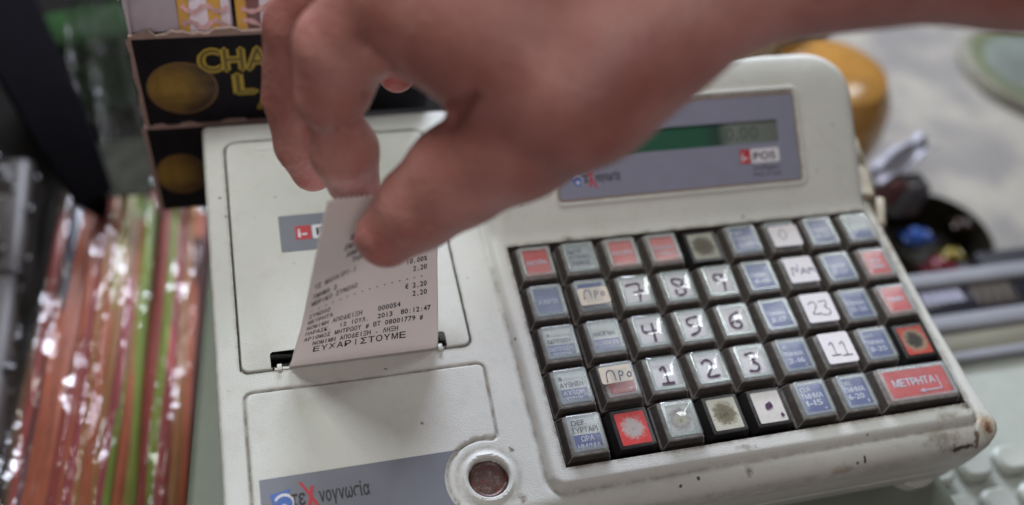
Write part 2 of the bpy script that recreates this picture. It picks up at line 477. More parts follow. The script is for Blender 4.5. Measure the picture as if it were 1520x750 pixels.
Z, dO = height(X, Y)
def hit(px, py):              # where the line of sight first meets the casing
    r = ray(px, py); t = np.arange(14, 28, .02); P_ = CC[None] + t[:, None] * r[None]
    z_, d_ = height(P_[:, 0:1], P_[:, 1:2]); ok = (P_[:, 2] <= z_[:, 0]) & (d_[:, 0] <= 0)
    return P_[ok.argmax()] if ok.any() else np.array([50., 50, 50])
PL = plastic_mat()
# close the shell: everything outside the outline hangs down its side
e = 1e-3
gxn = (psdf(OUT, X + e, Y) - psdf(OUT, X - e, Y)) / (2 * e); gyn = (psdf(OUT, X, Y + e) - psdf(OUT, X, Y - e)) / (2 * e)
outm = dO > 0
gl_ = np.hypot(gxn, gyn) + 1e-6
Xs = np.where(outm, X - gxn / gl_ * dO, X); Ys = np.where(outm, Y - gyn / gl_ * dO, Y)
Zs = np.where(outm, -1.05, Z)
I = np.arange(X.size).reshape(X.shape)
Qd = np.stack([I[:-1, :-1], I[1:, :-1], I[1:, 1:], I[:-1, 1:]], -1)
xc = (gx[:-1] + gx[1:]) / 2; yc = (gy[:-1] + gy[1:]) / 2
XC, YC = np.meshgrid(xc, yc, indexing='ij')
hole = (XC > WELL[0]) & (XC < WELL[2]) & (YC > WELL[1]) & (YC < WELL[3])
allout = outm[:-1, :-1] & outm[1:, :-1] & outm[1:, 1:] & outm[:-1, 1:]
Qs = Qd[~hole & ~allout]
sh = link_mesh('top_shell', fast_mesh('top_shell', np.column_stack([Xs.ravel(), Ys.ravel(), Zs.ravel()]), Qs), PL, reg, True, autosmooth=38)
def near_line(d, w): return np.exp(-(d / w) ** 2)
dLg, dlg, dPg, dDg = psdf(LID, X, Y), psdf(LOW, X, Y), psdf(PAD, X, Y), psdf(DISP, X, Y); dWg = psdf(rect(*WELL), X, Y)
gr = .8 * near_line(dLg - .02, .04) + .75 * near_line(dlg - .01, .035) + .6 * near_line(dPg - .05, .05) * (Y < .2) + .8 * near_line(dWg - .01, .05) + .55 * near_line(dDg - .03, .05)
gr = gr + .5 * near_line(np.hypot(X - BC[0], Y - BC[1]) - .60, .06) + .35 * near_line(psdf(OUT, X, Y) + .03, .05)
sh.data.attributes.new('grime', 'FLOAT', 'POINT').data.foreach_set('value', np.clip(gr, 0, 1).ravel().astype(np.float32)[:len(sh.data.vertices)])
# well walls and floor
wl = rect(*WELL); MBw = MB()
MBw.loft([z3(wl, Z_PAD - .0), z3(offs(wl, -.015), Z_PAD - .05), z3(offs(wl, -.02), -.75)][:2] + [z3(offs(wl, -.02), -.75)], cap0=False, cap1=False)
MBw.F = [f[::-1] for f in MBw.F]; MBw.build('well_wall', SEAM, reg)
MB().add(z3(offs(wl, .02), -.72), [[0, 1, 2, 3]]).build('well_floor', BLACK, reg, False)
# lower body
def bot(z): return lambda P: z
L = []
SK = rpoly([(-6.88, -5.65, .18), (9.15, -5.62, .50), (8.98, -4.5, .6), (8.88, -2.5, .6), (8.86, 4.30, 1.25), (-6.88, 4.30, .14)], 9)
def skirt(P):
    L = []
    for d, z in ((0, -.95), (.0, -1.25), (-.02, -1.55), (-.05, -1.72), (-.09, -1.74), (-.09, -1.79), (-.06, -1.81), (-.10, -2.3), (-.28, -2.55), (-.5, -2.62)):
        Q = offs(P, d)
        L.append(z3(Q, z - .105 * np.clip(Q[:, 1] + 5.6, 0, 20) * (1 if z < -1.6 else 0)))
    return MB().loft(L, False, True)
SO = rpoly([(-6.88, -5.65, .18), (9.15, -5.62, .50), (8.98, -4.5, .6), (8.88, -2.5, .6), (8.86, 4.30, 1.25), (-.6, 4.30, .05), (-.6, 4.95, .12), (-6.88, 4.95, .14)], 9)
sk = skirt(SO); sk.F = [f[::-1] for f in sk.F]; sk.build('lower_case', PL, reg, True)
for x, y in ((8.05, -5.05), (-6.2, -5.05), (8.05, 3.4), (-6.2, 3.4)):
    zb = -2.55 - .105 * (y + 5.6)
    f_ = MB().loft([z3(circle(x, y, .62, 24), zb + .25), z3(circle(x, y, .55, 24), zb - .12), z3(circle(x, y, .36, 24), zb - .26), z3(circle(x, y, .3, 24), zb - .29)])
    f_.build('foot', PL, reg)

# printer lid
slab(offs(LID, -.012), -.45, -.285, .030, 3).build('printer_lid', PL, reg, auto=40)
# shallow finger notch strip on the lid
slab(rect(-5.72, 4.02, -4.6, 4.22, .03), -.29, -.265, .012, 2).build('lid_catch', PL, reg)
# tear bar with teeth
tb = MB(); tb.box((-5.76, -1.73, -.36), (-2.35, -1.66, -.30), .01)
nt = 60
for i in range(nt):
    x = -5.70 + 3.30 * i / (nt - 1); tb.add([(x - .022, -1.68, -.31), (x + .022, -1.68, -.31), (x, -1.62, -.275), (x, -1.68, -.335)], [[0, 1, 2], [0, 2, 3], [1, 3, 2]])
tb.build('tear_bar', mat('tear_bar_steel', (.45, .45, .42), .35, .1, metal=.8), reg, False)
for x in (-5.66, -2.44):
    cl = MB(); cl.box((x - .045, -1.76, -.33), (x + .045, -1.62, -.245), .015); cl.box((x - .02, -1.60, -.6), (x + .02, -1.40, -.33), .008)
    cl.build('tear_bar_clip', PL, reg)
MB().box((-5.74, -1.66, -1.1), (-2.37, -1.60, -.42), .01).build('slot_plate', mat('slot_plate_grey', (.24, .22, .20), .5), reg)

# small emblem label on the lid, half hidden by the receipt
def emblem(parent, x0, yb, h, z, cells):
    """red square with i-, then white box with POS"""
    rb = MB().add(z3(rect(x0, yb, x0 + h * .92, yb + h), z), [[0, 1, 2, 3]]).build('emblem_red_box', RED_INK, parent, False)
    mb = MB(); put_text(mb, 'i-', x0 + h * .46, yb + h * .5, h * .66, z + .004, bold=True, w=h * .60); mb.build('emblem_letters', WHITE_INK, parent, False)
    P_ = rect(x0 + h * .98, yb, x0 + h * 3.6, yb + h, h * .12); mb = MB().add(z3(P_, z), [list(range(len(P_)))]); mb.build('emblem_white_box', WHITE_INK, parent, False)
    mb = MB(); put_text(mb, 'POS', x0 + h * 2.28, yb + h * .5, h * .56, z + .004, bold=True, w=h * 2.1); mb.build('emblem_letters', BLK_INK, parent, False)
lb = slab(rect(-5.38, 1.08, -2.95, 2.06, .02), -.286, -.276, .004, 1).build('lid_badge', PANEL, reg)
emblem(lb, -5.05, 1.37, .37, -.271, 3)

def maker_mark(parent, x0, yb, h, z, T=None):
    """blue globe swoosh, black letters and a tall red X"""
    a = MB(); b = MB(); c = MB(); d = MB()
    P1 = np.array([(-.55, .95), (.75, 1.15), (.55, .85), (.15, .78), (-.2, .6), (-.35, .2)])
    b.add(z3(P1 * h + [x0 + h * .35, yb - h * .12], z), [[0, 1, 2, 3, 4, 5]])
    b.add(z3(circle(x0 + h * .62, yb + h * .12, h * .52, 28), z - .0012), [list(range(28))])
    R_ = [(x0 + h * .62 + h * r_ * math.cos(t), yb + h * .12 + h * r_ * math.sin(t)) for t in np.radians(np.linspace(150, -40, 20)) for r_ in (.50, .62 + .06 * math.sin(t))]
    a.add(z3(np.array(R_), z + .0012), [[2 * i, 2 * i + 1, 2 * i + 3, 2 * i + 2] for i in range(19)])
    a.add(z3(circle(x0 + h * .6, yb - h * .05, h * .18, 18), z + .0012), [list(range(18))])
    x = x0 + h * 1.05
    w = put_text(d, 'τε', x + h * .45, yb + h * .40, h * 1.0, z, w=h * .95, bold=True)
    X0 = x + h * .92
    for kq, q in enumerate(([(X0 - .42 * h, yb + 1.42 * h), (X0 - .18 * h, yb + 1.32 * h), (X0 + 1.0 * h, yb - .75 * h), (X0 + .72 * h, yb - .7 * h)],
              [(X0 + .50 * h, yb + 1.05 * h), (X0 + .28 * h, yb + 1.0 * h), (X0 - .05 * h, yb - .55 * h), (X0 + .22 * h, yb - .5 * h)])):
        MB().add(z3(np.array(q), z + .0018 * (1 + kq)), [[0, 3, 2, 1] if kq == 0 else [0, 1, 2, 3]]).build('logo_stroke', RED_INK, parent, False)
    put_text(d, 'νογνωσία', X0 + h * 2.30, yb + h * .36, h * .92, z, w=h * 3.1, bold=True)
    out = []
    for mb, nm, mt in ((b, 'logo_globe', BLUE_INK), (a, 'logo_swoosh', WHITE_INK), (d, 'logo_letters', BLK_INK)):
        out.append(mb.build(nm, mt, parent, False))
    return out
# lower name plate
NP = np.concatenate([np.array([[-6.22, -5.45], [-2.95, -5.45]]), arc(BC, .84, 215, 131, 10), np.array([[-2.50, -3.96], [-6.22, -3.96]])])
npl = slab(NP, Z_DECK - .0, Z_DECK + .026, .004, 1).build('name_plate', PANEL, reg)
maker_mark(npl, -6.0, -4.53, .30, Z_DECK + .031)

# round button beside the name plate
bt = MB().loft([z3(circle(*BC, .385, 40), -.50), z3(circle(*BC, .385, 40), -.42), z3(circle(*BC, .34, 40), -.385), z3(circle(*BC, .30, 40), -.415), z3(circle(*BC, .27, 40), -.41)])
s = N('worn_red_button')
v = s.coord(); mpn = s.new('ShaderNodeMapping'); mpn.inputs['Location'].default_value = (-BC[0], -BC[1], 0); s.link(v, mpn.inputs[0])
n1 = s.noise(5, 7, .75, v); c_ = s.ramp(n1, [(.36, lin(128, 112, 104)), (.46, lin(84, 62, 56)), (.54, lin(62, 44, 38)), (.60, lin(112, 40, 32)), (.70, lin(44, 30, 26))])
s.link(c_, s.b.inputs['Base Color']); s.b.inputs['Roughness'].default_value = .35; s.bump(n1, .6, .03)
bt.build('round_button', s.m, reg)
MB().loft([z3(circle(*BC, .47, 40), -.33), z3(circle(*BC, .43, 40), -.275), z3(circle(*BC, .395, 40), -.31), z3(circle(*BC, .387, 40), -.48)], False, False).build('button_ring', PL, reg)

# display panel lies in a slanted frame: local u along x, v up the slope
class Slope:
    def __init__(s, z): s.z = z
def slope(V, lift=0.0):
    V = np.asarray(V, float); sn = 1 / math.sqrt(1 + .65 ** 2)
    return np.column_stack([V[:, 0], V[:, 1] - .65 * sn * (V[:, 2] + lift), .65 * (V[:, 1] - 1.0) + sn * (V[:, 2] + lift)])
def sb(mb, name, material, parent, smooth=False):
    Vv = slope(np.concatenate(mb.V)); return mesh_obj(name, Vv, mb.F, material, parent, smooth, autosmooth=35 if smooth else None)
dpn = MB()
OUTD = rect(.86, 1.38, 6.94, 3.11, .03); WIN = rect(1.10, 2.17, 6.46, 2.62, .02)
PN = np.concatenate([OUTD]); 
def ringfaces(A, B, z):      # flat frame between two loops of equal count
    n = len(A); V = np.concatenate([z3(A, z), z3(B, z)]); return V, [[i, (i + 1) % n, n + (i + 1) % n, n + i] for i in range(n)]
V_, F_ = ringfaces(OUTD, WIN, .0); dpn.add(V_, F_)
n_ = len(WIN); dpn.add(np.concatenate([z3(WIN, 0), z3(WIN, -.045)]), [[i, (i + 1) % n_, n_ + (i + 1) % n_, n_ + i] for i in range(n_)])
dpo = sb(dpn, 'display_panel', mat('display_panel_blue', lin(126, 130, 146), .35, .08, 2.0, .003, 40), reg)
# the screen: green backlight fading into grey glass at its right end
s = N('screen_glass'); v = s.coord(); sx = s.new('ShaderNodeSeparateXYZ'); s.link(v, sx.inputs[0])
g_ = s.ramp(s.math('DIVIDE', s.math('SUBTRACT', sx.outputs[0], 4.2), 2.3), [(.10, lin(22, 78, 58)), (.30, lin(26, 56, 48)), (.45, lin(104, 116, 108)), (1.0, lin(92, 100, 92))])
s.link(g_, s.b.inputs['Base Color']); s.b.inputs['Roughness'].default_value = .5
scr = sb(MB().add(z3(offs(WIN, .01), -.04), [list(range(len(WIN)))]), 'screen', s.m, dpo)
dg_ = MB(); put_text(dg_, '0,00', 5.55, 2.395, .26, -.034, w=.9)
sb(dg_, 'screen_digits', mat('screen_digits_grey', lin(74, 82, 78), .6), dpo)
class P2:  # build flat marks on the slope by temporarily redirecting
    pass
_orig = MB.build
def slope_build(self, name, material, parent=None, smooth=True, loc=(0, 0, 0), auto=35):
    return sb(self, name, material, parent, False)
MB.build = slope_build
emblem(dpo, 5.40, 1.77, .285, .004, 3)
t_ = MB(); put_text(t_, 'intelligent', 6.07, 1.68, .09, .004, w=.72); put_text(t_, 'Point of Sale', 6.07, 1.55, .08, .004, w=.72); t_.build('small_print', BLK_INK, dpo)
maker_mark(dpo, 1.18, 1.70, .20, .004)
MB.build = _orig
sb(MB().add(*ringfaces(offs(OUTD, .035), OUTD, .004)), 'display_seam', mat('brown_seam', lin(130, 112, 100), .7), dpo)

# broken cable clips at the right edge
CB = mat('beige_connector', lin(168, 160, 138), .5, .35, 4, dirt=.7)
for (y, z, l, w, h, rz) in ((2.5, -.25, .75, .36, .45, -.35), (1.55, -.38, 1.25, .42, .5, -.28), (.60, -.45, .9, .26, .4, -.10)):
    b_ = MB(); b_.box((-w / 2, -l / 2, -h / 2), (w / 2, l / 2, h / 2), .10, 3)
    Vv = np.concatenate(b_.V); Vv[:, 0] += .12 * np.sin(Vv[:, 1] * 5 + y); Vv[:, 2] += .08 * np.sin(Vv[:, 1] * 7 + 1)
    ca, sa = math.cos(rz), math.sin(rz); Vv[:, :2] = Vv[:, :2] @ np.array([[ca, sa], [-sa, ca]])
    mesh_obj('side_connector', Vv, b_.F, CB, reg, True, (9.08, y, z), 50)

# ------------------------------------------------------------------ KEYS
SKIRT = mat('smoky_key_skirt', (.078, .071, .064), .30, .45, 6, .010, 14, dirt=.45, dirtcol=(.20, .18, .155, 1))
EDGE_GLINT = mat('skirt_edge_glint', (.30, .29, .27), .4, .5, 8)  # pale colour imitates light caught in the clear skirt edges
BLACKKEY = mat('bare_black_key', (.014, .013, .013), .35, .3, 5, .008, 20, dirt=.15)
CLEAR = clear_mat('clear_key_cap', (.95, .97, .97, 1), .24, 1.5, .16, (.62, .66, .66, 1))  # whitish haze mixed into the colour stands for the caps' soft reflections
CLEARD = clear_mat('glossy_domed_cap', (.95, .97, .97, 1), .04, 1.55, .04)
EDGE = clear_mat('cap_rim', (.66, .74, .72, 1), .12, 1.6, .60, (.50, .56, .54, 1))  # milky tint paints the bright line of the glass bevel
def card(name, c, worn=None, amt=.6):
    s = N(name); v = s.coord(); c = lin(*c)
    cc = s.mix(s.ramp(s.noise(4, 5, .6, v), [(.3, 0.0), (.7, 1.0)]), tuple(x * .82 for x in c[:3]) + (1,), c)
    cc = s.mix(s.ramp(s.noise(9, 6, .7, v), [(.55, 0.0), (.75, .35)]), cc, lin(150, 150, 142))
    if worn:
        ln = s.new('ShaderNodeVectorMath', operation='LENGTH'); s.link(v, ln.inputs[0])
        f = s.math('ADD', ln.outputs['Value'], s.math('MULTIPLY', s.math('SUBTRACT', s.noise(12, 6, .8, v), .5), .38))
        for (r_, col) in worn:
            cc = s.mix(s.ramp(f, [(r_ - .035, 1.0), (r_ + .035, 0.0)]), cc, lin(*col))
            f = s.math('ADD', f, s.math('MULTIPLY', s.math('SUBTRACT', s.noise(30, 4, .8, v), .5), .12))
    s.link(cc, s.b.inputs['Base Color']); s.b.inputs['Roughness'].default_value = .45
    return s.m
BLUEC, REDC, WHITEC, GREYC, SLATEC = (70, 86, 142), (200, 56, 54), (204, 210, 204), (164, 174, 178), (108, 120, 150)
CARD = dict(blue=card('blue_card', BLUEC), red=card('red_card', REDC), white=card('white_card', WHITEC), grey=card('grey_card', GREYC), slate=card('slate_card', SLATEC),
    paper=card('paper_card', (210, 208, 208)), pink=card('faded_glare_red_card', (204, 96, 92)),
    sticker=mat('beige_sticker', lin(196, 186, 168), .7, .12, 6), wsticker=mat('white_sticker', lin(212, 210, 212), .6, .08, 6),
    wornred=card('worn_red_card', (196, 44, 44), [(.27, (160, 152, 146)), (.12, (84, 78, 68))]),
    wornbeige=card('worn_beige_card', (180, 180, 164), [(.29, (98, 92, 66)), (.17, (56, 52, 36))]),
    worndark=card('worn_dark_card', (150, 152, 138), [(.30, (74, 68, 48)), (.16, (46, 42, 30))]),
    wornrb=card('burnt_red_card', (170, 60, 44), [(.31, (132, 124, 100)), (.26, (40, 34, 28)), (.13, (14, 13, 12))]),
    worndot=card('marked_white_card', (198, 196, 190), None),
    wornzero=card('rubbed_white_card', (190, 194, 186), [(.25, (138, 134, 134)), (.17, (168, 168, 152)), (.10, (120, 116, 88))]))
INKB = mat('faded_grey_letters', lin(84, 90, 104), .6); INKW = mat('pale_letters', lin(190, 196, 210), .6)
PURPLE = mat('purple_marker', lin(72, 44, 78), .55, .3, 8); PEN = mat('ballpoint_ink', lin(66, 68, 92), .6)

_skirt_me = {}
def key_meshes(wide, bare, dome):
    k = (wide, bare, dome)
    if k in _skirt_me: return _skirt_me[k]
    hx = .975 if wide else .485; hy = .505 if not bare else .49
    tx, ty = hx - .118, .402
    def R(ax, ay, r): return rect(-ax, -ay, ax, ay, r, 3)
    if not bare:
        b_ = MB().loft([z3(R(hx, hy, .05), -.62), z3(R(hx, hy, .05), -.44), z3(R(hx - .012, hy - .012, .05), -.415), z3(R(hx - .040, hy - .035, .06), -.37), z3(R(tx + .020, ty + .020, .05), -.14), z3(R(tx, ty, .05), -.105)])
        # recessed platform for the label card sits flush with the top
        g = MB(); z1 = .0
        L = [z3(R(tx - .004, ty - .004, .05), -.104), z3(R(tx - .004, ty - .004, .05), -.035), z3(R(tx - .02, ty - .02, .05), -.008), z3(R(tx - .05, ty - .05, .05), .002)]
        hgt = .055 if dome else .014
        for q in (.85, .6, .3): L.append(z3(R((tx - .05) * q, (ty - .05) * q, .05 * q), .002 + hgt * (1 - q ** 2.6)))
        g.loft(L, False, True)
    else:
        b_ = MB().loft([z3(R(hx, hy, .04), -.66), z3(R(hx, hy, .04), -.50), z3(R(hx - .03, hy - .03, .04), -.45), z3(R(.40, .43, .04), -.20), z3(R(.385, .415, .04), -.17), z3(R(.36, .39, .03), -.165)])
        g = None
    nb_ = len(b_.F)
    if not bare:
        for sx_ in (-1, 1):
            for sy_ in (-1, 1): b_.tube([(sx_ * (hx - .045), sy_ * (hy - .040), -.38), (sx_ * (tx + .004), sy_ * (ty + .004), -.125)], .014, 6)  # ridges added as bright corner lines of a glassy skirt
    o1 = b_.build('key', SKIRT if not bare else BLACKKEY); me1 = o1.data; bpy.data.objects.remove(o1)
    if not bare:                                        # lip and corners paler: glassy edge light put into the colour
        me1.materials.append(EDGE_GLINT)
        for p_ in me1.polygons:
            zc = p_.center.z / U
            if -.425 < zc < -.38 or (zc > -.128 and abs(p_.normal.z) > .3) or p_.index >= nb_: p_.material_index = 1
    me2 = None; me3 = None
    if g is not None:
        o2 = g.build('key_cap', [CLEARD if dome else CLEAR], auto=60); me2 = o2.data; bpy.data.objects.remove(o2)
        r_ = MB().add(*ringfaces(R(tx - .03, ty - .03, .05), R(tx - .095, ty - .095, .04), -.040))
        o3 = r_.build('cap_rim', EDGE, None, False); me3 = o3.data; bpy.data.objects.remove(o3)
    _skirt_me[k] = (me1, me2, me3); return _skirt_me[k]

def key(col, row, cardname, texts=(), ink=None, hand=None, sticker=None, split=None, bare=False, dome=False, wide=False, label=None, yoff=0):
    me1, me2, me3 = key_meshes(wide, bare, dome)
    k = bpy.data.objects.new('key', me1); COL.objects.link(k); k.parent = reg
    k.location = Vector((col, -1.03 * row, 0)) * U
    k.rotation_euler = (rng.normal(0, .012), rng.normal(0, .012), rng.normal(0, .008))
    if label: k['label'] = label
    zc = -.098 if not bare else -.158
    lw, lh = (.79 if wide else .310), .345
    P_ = rect(-lw, -lh, lw, lh, .02, 2)
    MB().add(z3(P_, zc), [list(range(len(P_)))]).build('key_card', CARD[cardname], k, False)
    if split:   # lower half of the card in another colour
        P_ = rect(-lw + .004, -lh + .004, lw - .004, split[1], .01, 2)
        MB().add(z3(P_, zc + .004), [list(range(len(P_)))]).build('card_band', CARD[split[0]], k, False)
    groups = {}
    for (s_, x, y, h, w, c) in texts:
        mb = groups.setdefault(c, MB()); put_text(mb, s_, x, y, h, zc + .009, w=w, bold=True)
    for c, mb in groups.items(): mb.build('key_lettering', INKW if c == 'w' else INKB, k, False)
    zs = zc + .012
    if sticker:
        cn, x0, y0, x1, y1 = sticker
        P_ = rect(x0, y0, x1, y1, .05, 3); P_ = P_ + rng.normal(0, .006, P_.shape)
        hz = .012 if not dome else .03
        if cn == 'sticker': zs = .012
        elif not bare: zs = .018
        slab(P_, zs - .006, zs, .003, 1).build('paper_sticker', CARD[cn], k, False)
        zs += .004
    if hand:
        lines, mt, wd = hand; mb = MB(); strokes(mb, lines, zs, wd); mb.build('handwriting', mt, k, False)
    if me2 is not None:
        c_ = bpy.data.objects.new('key_cap', me2); COL.objects.link(c_); c_.parent = k
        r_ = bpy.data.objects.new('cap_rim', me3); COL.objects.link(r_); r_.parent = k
    return k
def sc(lines, s=1.0, dx=0, dy=0): return [[(x * s + dx, y * s + dy) for x, y in l] for l in lines]
HW = {'7': [[(-.20, .16), (.12, .22), (.10, .05), (.04, -.26)], [(-.06, -.04), (.20, .0)]],
      '8': [[(.12, .16), (-.06, .22), (-.14, .10), (.12, -.06), (.14, -.20), (-.06, -.24), (-.12, -.12), (.10, .02), (.16, .16)]],
      '9': [[(.10, .16), (-.06, .20), (-.14, .08), (.0, .0), (.12, .12), (.10, .18), (.10, -.08), (.06, -.26)]],
      '4': [[(-.12, .18), (-.16, -.02), (.16, .0)], [(.10, .20), (.06, -.26)]],
      '5': [[(.16, .22), (-.10, .20), (-.12, .02), (.10, .04), (.14, -.14), (-.12, -.22)]],
      '6': [[(.12, .20), (-.10, .12), (-.16, -.10), (.0, -.22), (.14, -.12), (.04, -.0), (-.12, -.06)]],
      '1': [[(-.08, .10), (.04, .22), (.02, -.22)], [(-.12, -.22), (.16, -.22)]],
      '2': [[(-.14, .12), (.0, .22), (.12, .10), (-.02, -.10), (-.12, -.22), (.18, -.20)]],
      '3': [[(-.12, .18), (.08, .22), (.10, .08), (-.04, .02), (.14, -.08), (.06, -.24), (-.14, -.20)]],
      '0': [[(0, .16), (-.10, .04), (-.06, -.14), (.06, -.14), (.12, .04), (.02, .16)]]}
def two(a, b): return sc(HW[a], .8, -.13, 0) + sc(HW[b], .85, .13, -.02)
PRO = [[(-.22, -.12), (-.20, .10), (-.06, .12), (-.06, -.10)], [(.02, -.12), (.03, .08), (.10, .06), (.10, -.02), (.03, -.02)], [(.22, .04), (.16, -.02), (.20, -.08), (.26, -.02), (.22, .04)]]
NAM = [[(-.24, -.14), (-.20, .12), (-.12, -.10), (-.06, .12)], [(-.04, -.12), (.04, .06), (.10, -.12)], [(0, -.06), (.08, -.06)], [(.14, -.12), (.16, .04), (.20, -.06), (.24, .04), (.27, -.10)]]
def blue(n, top='ΤΜΗΜΑ', extra=None):
    t = [(top, 0, .05, .10, .46, 'w'), (n, .02, -.11, .12, .40, 'w')]
    if extra: t.append((extra, -.10, .21, .09, .28, 'w'))
    return t
key(0, 0, 'red', [('ΑΚΥΡΗ', 0, .0, .12, .46, 'w')], sticker=None, split=('pink', .0), label='red key with a paler lower half painted as glare')  # paler band on the card stands for glare on the cap
key(1, 0, 'grey', [('ΕΚΠΤ', -.08, .18, .10, .36, 'k'), ('ΑΥΞΗΣΗ', 0, .03, .10, .48, 'k'), ('ΤΙΜΗΣ', 0, -.13, .10, .44, 'k')])
key(2, 0, 'pink', [('ΑΛΛΑΓΗ', 0, .02, .12, .5, 'w')], label='faded red key, third from the left in the back row')
key(3, 0, 'pink', [('ΕΚΔΟΣΗ', 0, .05, .10, .5, 'w'), ('ΑΠΟΔ. Χ', .03, -.12, .10, .46, 'w')], label='faded red key with two lines of pale letters')
key(4, 0, 'worndark', bare=True, label='bare black key with a greasy beige card, back row')
key(5, 0, 'blue', blue('5-19', extra='Ψ'), label='blue key worn in its middle')
key(6, 0, 'blue', hand=(sc(HW['0'], .95, -.06, -.03), PEN, .018), sticker=('wsticker', -.35, -.36, .36, .22), label='blue key covered by a white sticker with a thin zero')
key(7, 0, 'blue', blue('14-28'), label='blue key in the back row with pale letters')
key(8, 0, 'grey', [('ΑΝΑΛ', 0, .16, .08, .4, 'k')], split=('blue', -.06), label='pale grey key turning blue at its lower edge')
key(0, 1, 'slate', [('ΧΑΡΤΙ', 0, 0, .12, .44, 'w')], label='slate blue key at the left end')
key(1, 1, 'blue', hand=(PRO, PEN, .022), sticker=('sticker', -.33, -.26, .34, .17), label='blue key with a beige sticker reading ΠΡΟ')
for c, ch in ((2, '7'), (3, '8'), (4, '9')): key(c, 1, 'paper', hand=(HW[ch], PURPLE, .052), dome=True, label='white key with a hand-drawn purple %s' % ch)
key(5, 1, 'blue', blue('4-18'))
key(6, 1, 'blue', hand=(sc(NAM, 1.1), PEN, .026), sticker=('wsticker', -.36, -.34, .36, .33), label='key under a white sticker with scribbled letters')
key(7, 1, 'blue', blue('13-27'))
key(8, 1, 'red', [('ΦΠΑ', 0, .05, .10, .3, 'w'), ('ΤΙΜΗ', 0, -.10, .10, .36, 'w')])
key(0, 2, 'white', [('+', -.2, .22, .08, .08, 'k'), ('ΕΚΠΤΩΣΗ', 0, .06, .09, .5, 'k'), ('ΕΚΠΤΩΣΗ', 0, -.13, .09, .5, 'w'), ('ΠΟΣΟΥ', 0, -.27, .09, .4, 'w')], split=('slate', -.03))
key(1, 2, 'white', [('ΑΝΟΙΓΜΑ', 0, .1, .10, .5, 'k'), ('ΚΟΥΠΟΝΙ', 0, -.13, .10, .52, 'w')], split=('slate', -.03))
for c, ch in ((2, '4'), (3, '5'), (4, '6')): key(c, 2, 'paper', hand=(HW[ch], PURPLE, .052), dome=True, label='white key with a hand-drawn purple %s' % ch)
key(5, 2, 'blue', blue('3-17'))
key(6, 2, 'blue', hand=(two('2', '3'), PEN, .024), sticker=('wsticker', -.37, -.37, .37, .36), label='key under a white sticker reading 23')
key(7, 2, 'blue', blue('12-26'))
key(8, 2, 'red', [('Χ', -.22, .22, .07, .07, 'w'), ('ΤΙΜΗ', 0, .02, .11, .42, 'w')])
key(0, 3, 'white', [('%', -.2, .22, .08, .08, 'k'), ('ΑΥΞΗΣΗ', 0, .07, .10, .5, 'k'), ('ΑΥΞΩΡ', 0, -.12, .09, .44, 'w'), ('ΠΟΣΟΥ', -.03, -.26, .09, .40, 'w')], split=('slate', -.03))
key(1, 3, 'pink', [('+', .2, -.2, .10, .10, 'w')], hand=(sc(PRO, 1.15, -.03, .08), PEN, .024), sticker=('sticker', -.40, -.08, .28, .30), label='faded red key with a torn beige sticker reading ΠΡΟ')
for c, ch in ((2, '1'), (3, '2'), (4, '3')): key(c, 3, 'paper', hand=(HW[ch], PURPLE, .052), dome=True, label='white key with a hand-drawn purple %s' % ch)
key(5, 3, 'blue', [('Ψ', -.16, .22, .08, .08, 'w')] + blue('2-16') + [('C', .2, -.25, .08, .07, 'w')])
key(6, 3, 'blue', hand=(two('1', '1')[::1], PEN, .024), sticker=('wsticker', -.36, -.37, .36, .36), label='key under a white sticker reading 11')
key(7, 3, 'blue', [('ΑΛΛΟ', -.1, .22, .08, .26, 'w')] + blue('11-25'))
key(8, 3, 'wornrb', bare=True, label='bare black key with a burnt red card')
key(0, 4, 'white', [('DEF.', -.08, .25, .11, .32, 'k'), ('ΣΥΡΤΑΡΙ', .0, .09, .11, .54, 'k'), ('ΩΡΑ', .02, -.10, .11, .28, 'w'), ('ΗΜ/ΝΙΑ', .02, -.26, .11, .48, 'w')], split=('blue', -.01), label='white and blue key reading DEF. ΣΥΡΤΑΡΙ ΩΡΑ ΗΜ/ΝΙΑ')
key(1, 4, 'wornred', bare=True, label='bare black key with a bright red card worn white')
key(2, 4, 'wornzero', dome=True, label='glossy key with a rubbed grey ring')
key(3, 4, 'wornbeige', bare=True, label='bare black key with a greasy beige card, front row')
dot = [[(-.04, .04), (.03, .09), (.07, .02), (0, -.03), (-.08, -.02), (-.03, .05), (.04, .0)]]
key(4, 4, 'worndot', hand=(dot + [[(.20, -.18), (.24, -.22), (.19, -.23)]], PURPLE, .06), bare=True, label='bare black key with a white card and a purple blot')
key(5, 4, 'blue', [('CLR', -.10, .22, .10, .26, 'w'), ('ΤΜΗΜΑ', 0, .07, .12, .50, 'w'), ('1-15', .0, -.09, .13, .38, 'w'), ('+', .2, -.24, .08, .08, 'w')], label='blue key reading CLR ΤΜΗΜΑ 1-15')
key(6, 4, 'blue', [('DEL', -.12, .22, .10, .26, 'w'), ('ΤΜΗΜΑ', 0, .07, .12, .50, 'w'), ('6-20', -.02, -.09, .13, .38, 'w'), ('1', .22, -.22, .08, .04, 'w')], label='blue key with a brown smear')
mk = key(7.49, 4, 'red', [('ΜΕΤΡΗΤΑ', -.05, .04, .17, 1.06, 'w')], wide=True, label='wide red key reading ΜΕΤΡΗΤΑ with a return arrow')
ar = MB(); ar.loft([z3(rect(.52, -.20, .545, .12), -.09), z3(rect(.52, -.20, .545, .12), -.087)]); ar.loft([z3(rect(.06, -.205, .545, -.18), -.09), z3(rect(.06, -.205, .545, -.18), -.087)])
ar.add([(.10, -.14, -.087), (-.02, -.192, -.087), (.10, -.245, -.087)], [[0, 1, 2]]); ar.build('return_arrow', INKW, mk, False)

